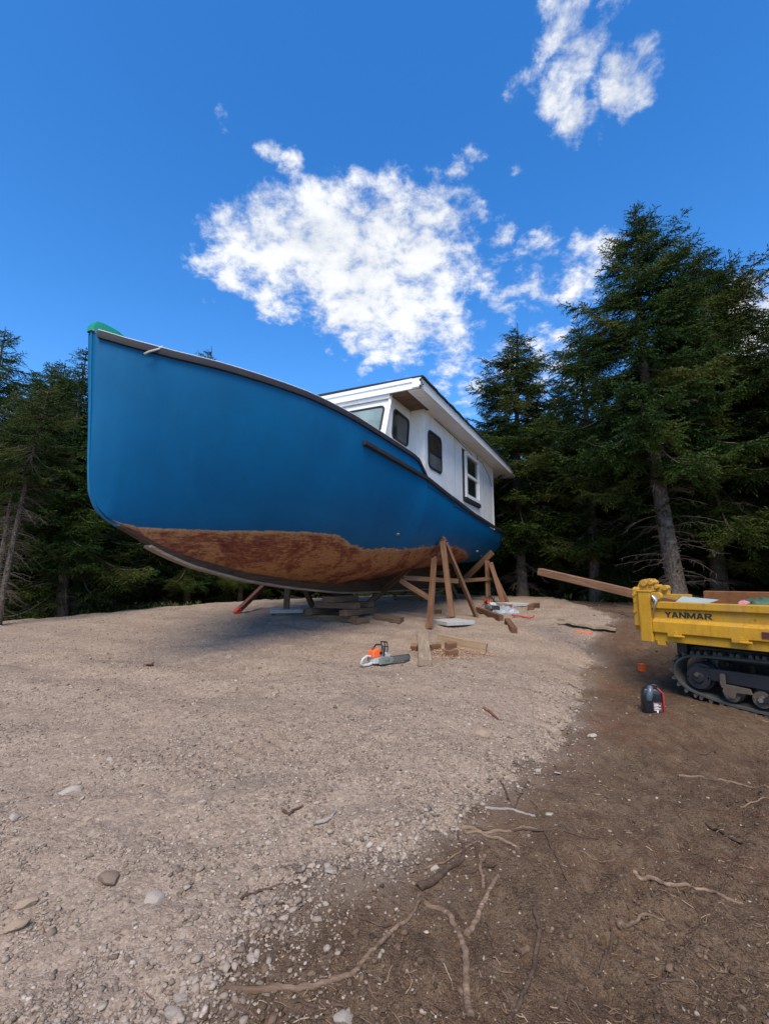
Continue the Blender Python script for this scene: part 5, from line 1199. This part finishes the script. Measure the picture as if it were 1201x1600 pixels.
# ------------------------------------------------------------ spruces
def needle_mat():
    m, t, b, oc = material('spruce needles'); a = t.attr('tone'); tip = t.attr('tip'); inf = t.new('ShaderNodeObjectInfo')
    c = t.ramp(a, [(0, (.011, .024, .008)), (.35, (.024, .048, .012)), (.7, (.054, .088, .020)), (.93, (.095, .12, .026)), (1, (.13, .10, .035))])
    c = t.mix(t.math('MULTIPLY', tip, .55), c, (.13, .20, .035))
    hs_ = t.new('ShaderNodeHueSaturation'); t.put(hs_.inputs['Color'], c); t.put(hs_.inputs['Hue'], t.rng(inf.outputs['Random'], 0, 1, .485, .512)); t.put(hs_.inputs['Value'], t.rng(inf.outputs['Random'], 0, 1, .62, .92))
    t.put(b.inputs['Base Color'], hs_.outputs[0]); b.inputs['Roughness'].default_value = .8; b.inputs['Specular IOR Level'].default_value = .08
    tr = t.new('ShaderNodeBsdfTranslucent'); t.put(tr.inputs[0], hs_.outputs[0]); mx = t.new('ShaderNodeMixShader'); mx.inputs[0].default_value = .14
    t.l.new(b.outputs[0], mx.inputs[1]); t.l.new(tr.outputs[0], mx.inputs[2]); t.l.new(mx.outputs[0], t.n['Material Output'].inputs[0]); return m
def bark_mat():
    m, t, b, oc = material('spruce bark'); n = t.noise(t.mapping(oc, (14, 14, 6)), 1.5, 7, .7, .4); v = t.voro(t.mapping(oc, (22, 22, 12)), 1.0); l = t.noise(oc, 3.5, 5, .65)
    c = t.ramp(n, [(.3, (.045, .034, .028)), (.5, (.11, .088, .074)), (.7, (.19, .165, .145))]); c = t.mix(t.rng(l, .56, .68, 0, .6), c, (.20, .21, .18))
    t.put(b.inputs['Base Color'], c); b.inputs['Roughness'].default_value = .92; b.inputs['Specular IOR Level'].default_value = .15
    t.put(b.inputs['Normal'], t.bump(t.math('ADD', n, v), .025, .9)); return m
M['needles'] = needle_mat(); M['bark'] = bark_mat(); M['deadwood'] = plain('dead grey branches', (.10, .080, .064), .9, 0, .15, .5, 20, .001)
def tubes_np(segs, n=5):
    """segs: list of (points array k x 3, radii k) -> vertices, quads"""
    V = []; Fc = []; o = 0; ang = np.linspace(0, 2 * np.pi, n, endpoint=False)
    for P, r in segs:
        P = np.asarray(P, float); T = np.gradient(P, axis=0); T /= np.linalg.norm(T, axis=1)[:, None] + 1e-9
        ref = np.array([0, 0, 1.]) if abs(T[0, 2]) < .8 else np.array([1., 0, 0]); a = np.cross(T, ref); a /= np.linalg.norm(a, axis=1)[:, None] + 1e-9; b = np.cross(T, a)
        ring = P[:, None] + np.asarray(r)[:, None, None] * (np.cos(ang)[None, :, None] * a[:, None] + np.sin(ang)[None, :, None] * b[:, None])
        k = len(P); V.append(ring.reshape(-1, 3)); I = np.arange(k * n).reshape(k, n) + o; J = np.roll(I, -1, 1)
        Fc.append(np.stack([I[:-1], J[:-1], J[1:], I[1:]], -1).reshape(-1, 4)); o += k * n
    return np.vstack(V), np.vstack(Fc)
def spruce_meshes(seed, Ht, rb, live0, spread, dead=1.0, dens=1.0, lean=0.0, shape=.85, top_open=0.0, fine=1.0):
    g = np.random.default_rng(seed); lx = g.uniform(-1, 1) * .02 * Ht
    def axis_(z): f = z / Ht; return np.array([lean * z + lx * math.sin(f * math.pi), .012 * Ht * math.sin(f * math.pi), z])
    # trunk
    zs_ = np.linspace(-.25, Ht, 26); tr = [(np.array([axis_(max(z, 0)) + (0, 0, min(z, 0)) for z in zs_]), [rb * (1 + .35 * math.exp(-max(z, 0) * 3.2)) * max(1 - z / Ht, .01) ** .8 + .006 for z in zs_])]
    for k in range(int(16 * dead)):
        z = g.uniform(.6, live0 * Ht * .9 + .8); a = g.uniform(0, 6.28); p = axis_(z); r_ = rb * (1 - z / Ht); d = np.array([math.cos(a), math.sin(a), .15]); tr.append((np.array([p + d * r_ * .5, p + d * (r_ + .05)]), [.022, .012]))
    TV, TF = tubes_np(tr, 12)
    # live branches
    shoots = []; wood = []
    z = live0 * Ht
    while z < Ht * .985:
        f = z / Ht; c_ = (1 - f) / (1 - live0); L0 = spread * max(c_, .0) ** shape * min(1, .45 + c_ * 3) + .14
        if f < live0 + .12: L0 *= .75 + .25 * (f - live0) / .12
        nb = g.integers(4, 7) if c_ > .12 else g.integers(4, 6); a0 = g.uniform(0, 6.28)
        for k in range(nb):
            if g.random() > .94 * dens + top_open: continue
            a = a0 + 6.283 * k / nb + g.uniform(-.35, .35); L = L0 * g.uniform(.62, 1.15) * (1.0 + .14 * math.sin(a * 2 + seed + f * 9))
            zz_ = z + g.uniform(-.12, .12); el0 = (.40 - .80 * min(c_ * 1.3, 1)) + g.uniform(-.14, .14)    # young branches rise, old ones droop
            n = max(5, int(L / .11)); t_ = np.linspace(0, 1, n); dirh = np.array([math.cos(a), math.sin(a), 0]); base = axis_(zz_)
            drop = -.20 * c_ * L * np.sin(t_ * 2.4) ** 1.5 + .17 * L * t_ ** 3
            side_ = np.array([-math.sin(a), math.cos(a), 0]); sw = g.uniform(-.12, .12) * L
            P = base + np.outer(t_ * L * math.cos(el0), dirh) + np.outer(t_ ** 2 * sw, side_); P[:, 2] += t_ * L * math.sin(el0) + drop
            wood.append((P, (.010 + .011 * L * (1 - f)) * (1 - t_) ** .7 + .003)); tone = g.random() ** 1.3 * .85
            start = .06 + .22 * min(c_ * 1.2, 1) * g.uniform(.4, 1)
            T = np.gradient(P, axis=0); T /= np.linalg.norm(T, axis=1)[:, None]
            m_ = max(7, int(L * (1 - start) / .040 * fine))
            for q in range(m_):
                u = start + (1 - start) * (q + g.random()) / m_; i = min(int(u * (n - 1)), n - 2); w_ = u * (n - 1) - i; p = P[i] * (1 - w_) + P[i + 1] * w_; tt = T[i]
                sd_ = 1 if q % 2 else -1; l = (.13 + .42 * L * (1 - u) ** .8 * min(1, (u - start) * 4 + .45)) * g.uniform(.55, 1.15); l = min(l, .75)
                d = tt * g.uniform(.5, .95) + side_ * sd_ * g.uniform(.55, 1.0); d[2] += g.uniform(-1.0, .45) - .10 * c_; d /= np.linalg.norm(d)
                shoots.append((p, d, l, min(1, tone + g.uniform(-.12, .2)), u)); 
                if l > .22:                                                 # second order shoots
                    for e in range(int(l / .070 * fine)):
                        v = (e + .6) / (l / .070 * fine + .5); s2 = 1 if e % 2 else -1; perp = np.cross(d, [0, 0, 1.]); perp /= np.linalg.norm(perp) + 1e-9
                        d2 = d * .75 + perp * s2 * g.uniform(.5, .9) + np.array([0, 0, g.uniform(-.45, .1)]); d2 /= np.linalg.norm(d2)
                        shoots.append((p + d * l * v + np.array([0, 0, -.12 * l * v * v]), d2, l * .42 * (1 - v * .6), min(1, tone + g.uniform(-.1, .25)), max(u, v)))
            shoots.append((P[-2], T[-1], .13, min(1, tone + .1), 1.0))
        z += g.uniform(.15, .30) * (1 + .25 * Ht / 10) * (.55 + .45 * c_) / fine ** .5
    shoots.append((axis_(Ht - .25), np.array([0, 0, 1.]), .40, .4, 1.0))
    # dead branches on the lower trunk
    dw = []
    for k in range(int(46 * dead)):
        z = g.uniform(.35, live0 * Ht + .12 * Ht); a = g.uniform(0, 6.28); L = g.uniform(.4, 1.35) * min(spread / 1.9, 1.45) * (.6 + .4 * min(1, z / (live0 * Ht))); n = 8; t_ = np.linspace(0, 1, n); dirh = np.array([math.cos(a), math.sin(a), 0]); sd_ = np.array([-math.sin(a), math.cos(a), 0])
        P = axis_(z) + np.outer(t_ * L, dirh) + np.outer(t_ ** 2 * L * g.uniform(-.25, .25), sd_); P[:, 2] += t_ * L * g.uniform(-.1, .25) - t_ ** 2 * L * g.uniform(.1, .5); P[1:-1] += g.normal(0, .012, (n - 2, 3))
        dw.append((P, .010 * (1 - t_) + .0028))
        for q in range(int(L * 11)):
            u = g.uniform(.18, .98); i = min(int(u * (n - 1)), n - 2); p = P[i] + (P[i + 1] - P[i]) * g.random(); l = g.uniform(.08, .36) * (1.15 - u * .6); d = dirh * g.uniform(.2, .9) + sd_ * g.choice([-1, 1]) * g.uniform(.4, 1) + np.array([0, 0, g.uniform(-.7, .15)]); d /= np.linalg.norm(d); k_ = np.array([0, 0, -1.]) * l * g.uniform(.0, .35)
            dw.append((np.array([p, p + d * l * .5, p + d * l + k_]), [.0042, .0032, .0016]))
    # needles: short pointed blades all round every shoot
    A_ = np.array([s[0] for s in shoots]); Dv = np.array([s[1] for s in shoots]); Ln = np.array([s[2] for s in shoots]); To = np.array([s[3] for s in shoots]); Uu = np.array([s[4] for s in shoots])
    per = np.maximum(4, (Ln / .019 * fine ** .6).astype(int)); idx = np.repeat(np.arange(len(Ln)), per); off = np.concatenate([[0], np.cumsum(per)[:-1]]); k = np.arange(len(idx)) - off[idx]; v = (k + g.random(len(k))) / per[idx]
    d = Dv[idx]; ref = np.where(np.abs(d[:, 2:3]) < .9, np.array([[0, 0, 1.]]), np.array([[1., 0, 0]])); s_ = np.cross(d, ref); s_ /= np.linalg.norm(s_, axis=1)[:, None]; u_ = np.cross(s_, d)
    th = g.uniform(0, 6.28, len(idx)); rad_ = s_ * np.cos(th)[:, None] + u_ * np.sin(th)[:, None] * .75
    base = A_[idx] + d * (Ln[idx] * v)[:, None]; base[:, 2] -= .10 * Ln[idx] * v ** 2
    nl = g.uniform(.042, .070, len(idx)) * (1 - .25 * v); dirn = d * .72 + rad_ * .75; dirn /= np.linalg.norm(dirn, axis=1)[:, None]; wdir = np.cross(dirn, rad_ + .3 * d); wdir /= np.linalg.norm(wdir, axis=1)[:, None] + 1e-9
    wd = g.uniform(.008, .0145, len(idx))[:, None]
    tipp = base + dirn * nl[:, None]; NV = np.stack([base - wdir * wd, base + wdir * wd, tipp], 1).reshape(-1, 3); NF = np.arange(len(NV)).reshape(-1, 3)
    tone = np.repeat(np.clip(To[idx] + g.uniform(-.1, .1, len(idx)), 0, 1), 3); tip = np.repeat(np.clip((v - .45) * 1.8, 0, 1) * np.clip((Uu[idx] - .3) * 1.5, 0, 1) * (g.random(len(idx)) < .8), 3)
    return (TV, TF), tubes_np(wood, 4), tubes_np(dw, 4) if dw else None, (NV, NF, tone, tip)
class Proto: pass
def make_proto(*a, **k):
    (TV, TF), (WV, WF), DW, (NV, NF, tone, tip) = spruce_meshes(*a, **k); p = Proto(); p.h = a[1]
    def me(nm, V, Fc, nper, mat, attrs=None, smooth=True): o = np_mesh(nm, V, Fc, nper, mat, attrs=attrs, smooth=smooth); m_ = o.data; bpy.data.objects.remove(o); return m_
    p.trunk = me('trunk', TV, TF, 4, M['bark']); p.limbs = me('limbs', WV, WF, 4, M['bark']); p.dead = me('dead_branches', DW[0], DW[1], 4, M['deadwood']) if DW else None
    p.crown = me('crown', NV, NF, 3, M['needles'], attrs={'tone': tone, 'tip': tip}, smooth=False); return p
PR = {
 'big': make_proto(3, 11.0, .20, .36, 3.1, dead=2.0, lean=0, shape=.80, fine=1.18),
 'wide': make_proto(8, 9.5, .17, .28, 3.0, dead=1.0, shape=.64, fine=1.18),
 'slim': make_proto(12, 9.0, .13, .24, 2.2, dead=.8, shape=.8),
 'leader': make_proto(21, 8.5, .13, .22, 2.4, dead=1.0, shape=.80, fine=1.25),
 'bare': make_proto(33, 8.5, .12, .64, 2.0, dead=3.2, shape=.6),
 'low': make_proto(55, 8.0, .13, .03, 2.8, dead=.2, shape=.55, fine=.8),
 'mid': make_proto(44, 9.5, .15, .30, 2.7, dead=1.5, shape=.78),
}
def tree(proto, X, Y, h, rz, label, group, lean=(0, 0), wide=1.0, sink=.05, name='spruce_tree'):
    p = PR[proto]; s = h / p.h; z = gz(X, Y) - sink
    m_ = Matrix.Translation((X, Y, z)) @ Matrix.Rotation(lean[1], 4, 'X') @ Matrix.Rotation(lean[0], 4, 'Y') @ Matrix.Rotation(rz, 4, 'Z') @ Matrix.Diagonal((s * wide, s * wide, s, 1))
    e = empty(name, mat=m_, label=label, cat='tree', group=group)
    p_ = p
    for nm, me in (('trunk', p.trunk), ('limbs', p.limbs), ('dead_branches', p.dead), ('crown', p.crown)):
        if me is not None: o = bpy.data.objects.new(nm, me); col.objects.link(o); o.parent = e
    return e
def tree_px(proto, ptx, pty, Y, rz, label, group, base_px=None, wide=1.0, **kw):
    """top of the tree read at pixel (ptx, pty), distance Y"""
    top = at(ptx, pty, Y); bx = top[0] if base_px is None else at(base_px, 900, Y)[0]; z0 = gz(bx, Y); h = top[2] - z0
    return tree(proto, bx, Y, h, rz, label, group, lean=(math.atan2(top[0] - bx, h), 0), wide=wide, **kw)
gr = 'spruces on the right'
tree_px('big', 992, 322, 12.2, .4, 'tallest spruce, its bare trunk rising behind the dumper bed', gr, base_px=1058, wide=1.05)
tree_px('wide', 1090, 392, 13.8, 2.1, 'broad spruce right behind the tallest one, its boughs reaching out to the right', gr, base_px=1120, wide=1.12)
tree_px('leader', 808, 508, 16.5, 1.0, 'spruce with a thin bare leader just right of the wheelhouse roof', gr, base_px=815, wide=1.15)
tree_px('slim', 903, 506, 15.5, 2.4, 'darker spruce between the thin leader one and the tallest one', gr, wide=1.25)
tree_px('mid', 1200, 515, 13.0, .3, 'spruce cut by the right edge of the photo, in line with the dumper', gr, wide=1.2)
tree_px('wide', 1345, 455, 9.8, 4.0, 'near spruce outside the right edge whose light green low boughs reach into the photo', gr, wide=1.15)
tree_px('mid', 870, 600, 19, 5.0, 'lower spruce filling the gap behind the wheelhouse and the tallest spruce', gr, wide=1.2)
tree_px('slim', 760, 640, 20, 2.2, 'small spruce showing just over the stern end of the roof', gr, wide=1.2)
tree_px('mid', 1010, 560, 17.5, 3.3, 'spruce hidden behind the lower boughs of the tallest one', gr, wide=1.2)
tree_px('slim', 1150, 560, 17, 4.4, 'spruce behind the broad one, seen through its boughs', gr, wide=1.3)
gl_ = 'spruces on the left'
tree_px('bare', 78, 600, 8.9, 1.2, 'leaning spruce with a long bare trunk full of dead twigs at the left', gl_, base_px=4, wide=.9)
tree_px('mid', 10, 512, 12.5, .8, 'tall spruce at the left edge of the photo', gl_, wide=1.0)
tree_px('bare', 38, 640, 10.2, 3.9, 'thin spruce with a bare trunk close to the left edge, behind the leaning one', gl_, base_px=-6, wide=.9)
tree_px('wide', 82, 568, 12.0, 5.2, 'dense green spruce behind the leaning bare trunk', gl_, wide=.85)
tree_px('leader', 103, 566, 13.4, 2.7, 'spruce with a feathery tip left of the bow', gl_, wide=1.1)
tree_px('slim', 136, 545, 11.6, .5, 'spruce half hidden by the stem of the boat', gl_, wide=1.3)
tree_px('mid', -170, 500, 11, 2.0, 'spruce just outside the left edge, its boughs reaching in', gl_, wide=1.0)
tree_px('leader', 331, 545, 19.5, 1.9, 'spruce whose tip alone shows above the rail of the boat', gl_, wide=1.0)
# deeper rows of the wood: each tree its own, seen between the front trunks
grp = 'spruces deeper in the wood'
lab_l = 'spruce deeper in the dark wood on the left, behind the front row'; lab_r = 'spruce deeper in the dark wood on the right, behind the front row'; lab_m = 'spruce of the far wood seen under and over the boat'
rr_ = random.Random(5); placed = []
def filler(n, xr, yr, hr, lab, cond=lambda x, y: True, protos=('mid', 'slim', 'bare', 'leader')):
    c = 0; tries = 0
    while c < n and tries < 4000:
        tries += 1; x = rr_.uniform(*xr); y = rr_.uniform(*yr)
        if not cond(x, y) or any((x - a) ** 2 + (y - b) ** 2 < 1.45 for a, b in placed) or abs(float(pad_dist(x, y))) < .8 or float(pad_dist(x, y)) > 0: continue
        placed.append((x, y)); tree(rr_.choice(protos), x, y, rr_.uniform(*hr), rr_.uniform(0, 6.28), lab, grp, wide=rr_.uniform(1.0, 1.3)); c += 1
filler(17, (-14, -6.2), (9.5, 17), (5.2, 6.3), lab_l, lambda x, y: x / y < -.56 and y > 9.2 - x * .12, protos=('low', 'mid', 'slim', 'bare'))
filler(18, (-17, -4), (16, 22), (5.5, 7.0), lab_m, protos=('low', 'mid', 'slim'))
filler(22, (-7, 9), (20.8, 25), (5.5, 7.0), lab_m, protos=('low', 'low', 'slim'))
filler(20, (6.2, 17), (15.5, 22), (6.0, 7.4), lab_r, lambda x, y: x / y > .36, protos=('low', 'slim', 'mid'))
filler(10, (10.5, 19), (9, 15), (5.5, 7.0), lab_r, lambda x, y: x / y > .86)
filler(34, (-34, 32), (27, 35), (6, 8.5), 'spruce in the farthest row closing the view', protos=('low',))
filler(8, (-16, -9.5), (2, 9), (6, 8), 'spruce beside the pad outside the left edge of the photo', lambda x, y: x < -9.5)
# undergrowth at the foot of the trees
def undergrowth(n):
    V = []; X = np.concatenate([rng.uniform(-9, -3, n // 3), rng.uniform(-3, 6, n // 3), rng.uniform(5, 12, n - 2 * (n // 3))]); Y = np.concatenate([rng.uniform(11, 22, n // 3), rng.uniform(18.5, 26, n // 3), rng.uniform(11, 22, n - 2 * (n // 3))])
    k = (pad_dist(X, Y) < -.25) & (fbm(X, Y, .5, 3, 91) > -.05) & ~((X > 4) & (Y < 15)); X, Y = X[k], Y[k]; n = len(X); Z = ground_z(X, Y); m_ = 9
    i = np.repeat(np.arange(n), m_); a = rng.uniform(0, 6.28, len(i)); h = rng.uniform(.05, .26, len(i)); r = rng.uniform(.02, .16, len(i)); b = np.stack([X[i] + r * np.cos(a) * .5, Y[i] + r * np.sin(a) * .5, Z[i] + h * .4], -1); t_ = np.stack([X[i] + r * np.cos(a) * 1.3, Y[i] + r * np.sin(a) * 1.3, Z[i] + h], -1); w_ = np.stack([-np.sin(a), np.cos(a), rng.uniform(-.3, .3, len(i))], -1) * rng.uniform(.012, .035, len(i))[:, None]
    V = np.stack([b, .5 * (b + t_) + w_, t_, .5 * (b + t_) - w_], 1).reshape(-1, 3)
    return np_mesh('undergrowth', V, np.arange(len(V)).reshape(-1, 4), 4, M['leafy'], attrs={'tone': np.repeat(rng.random(len(i)), 4)})
M['leafy'] = stone_mat('undergrowth leaves', [(0, (.03, .05, .015)), (.6, (.06, .10, .025)), (1, (.11, .16, .04))])
tag(undergrowth(6000), kind='stuff')
# dead twigs lying along the forest edge on the right
def brush(n):
    segs = []
    for k in range(n):
        if k % 2: x = rnd.uniform(4.9, 9.5); y = rnd.uniform(9.6, 14)
        else: x = rnd.uniform(-9, -5); y = rnd.uniform(9.5, 15)
        if float(pad_dist(x, y)) > -.1: continue
        a = rnd.uniform(-.6, .6) + (math.pi if rnd.random() < .5 else 0); L = rnd.uniform(.3, 1.3); P = []
        for i in range(6): f = i / 5 - .5; X_ = x + math.cos(a) * L * f; Y_ = y + math.sin(a) * L * f; P.append((X_, Y_, gz(X_, Y_) + .02 + .10 * rnd.random() * (1 if i in (0, 5) else .3)))
        segs.append((np.array(P), np.array([.011, .01, .009, .007, .006, .004]) * rnd.uniform(.6, 1.4)))
    V, Fc = tubes_np(segs, 5); return np_mesh('fallen_brushwood', V, Fc, 4, M['deadwood'], smooth=True)
tag(brush(150), kind='stuff')
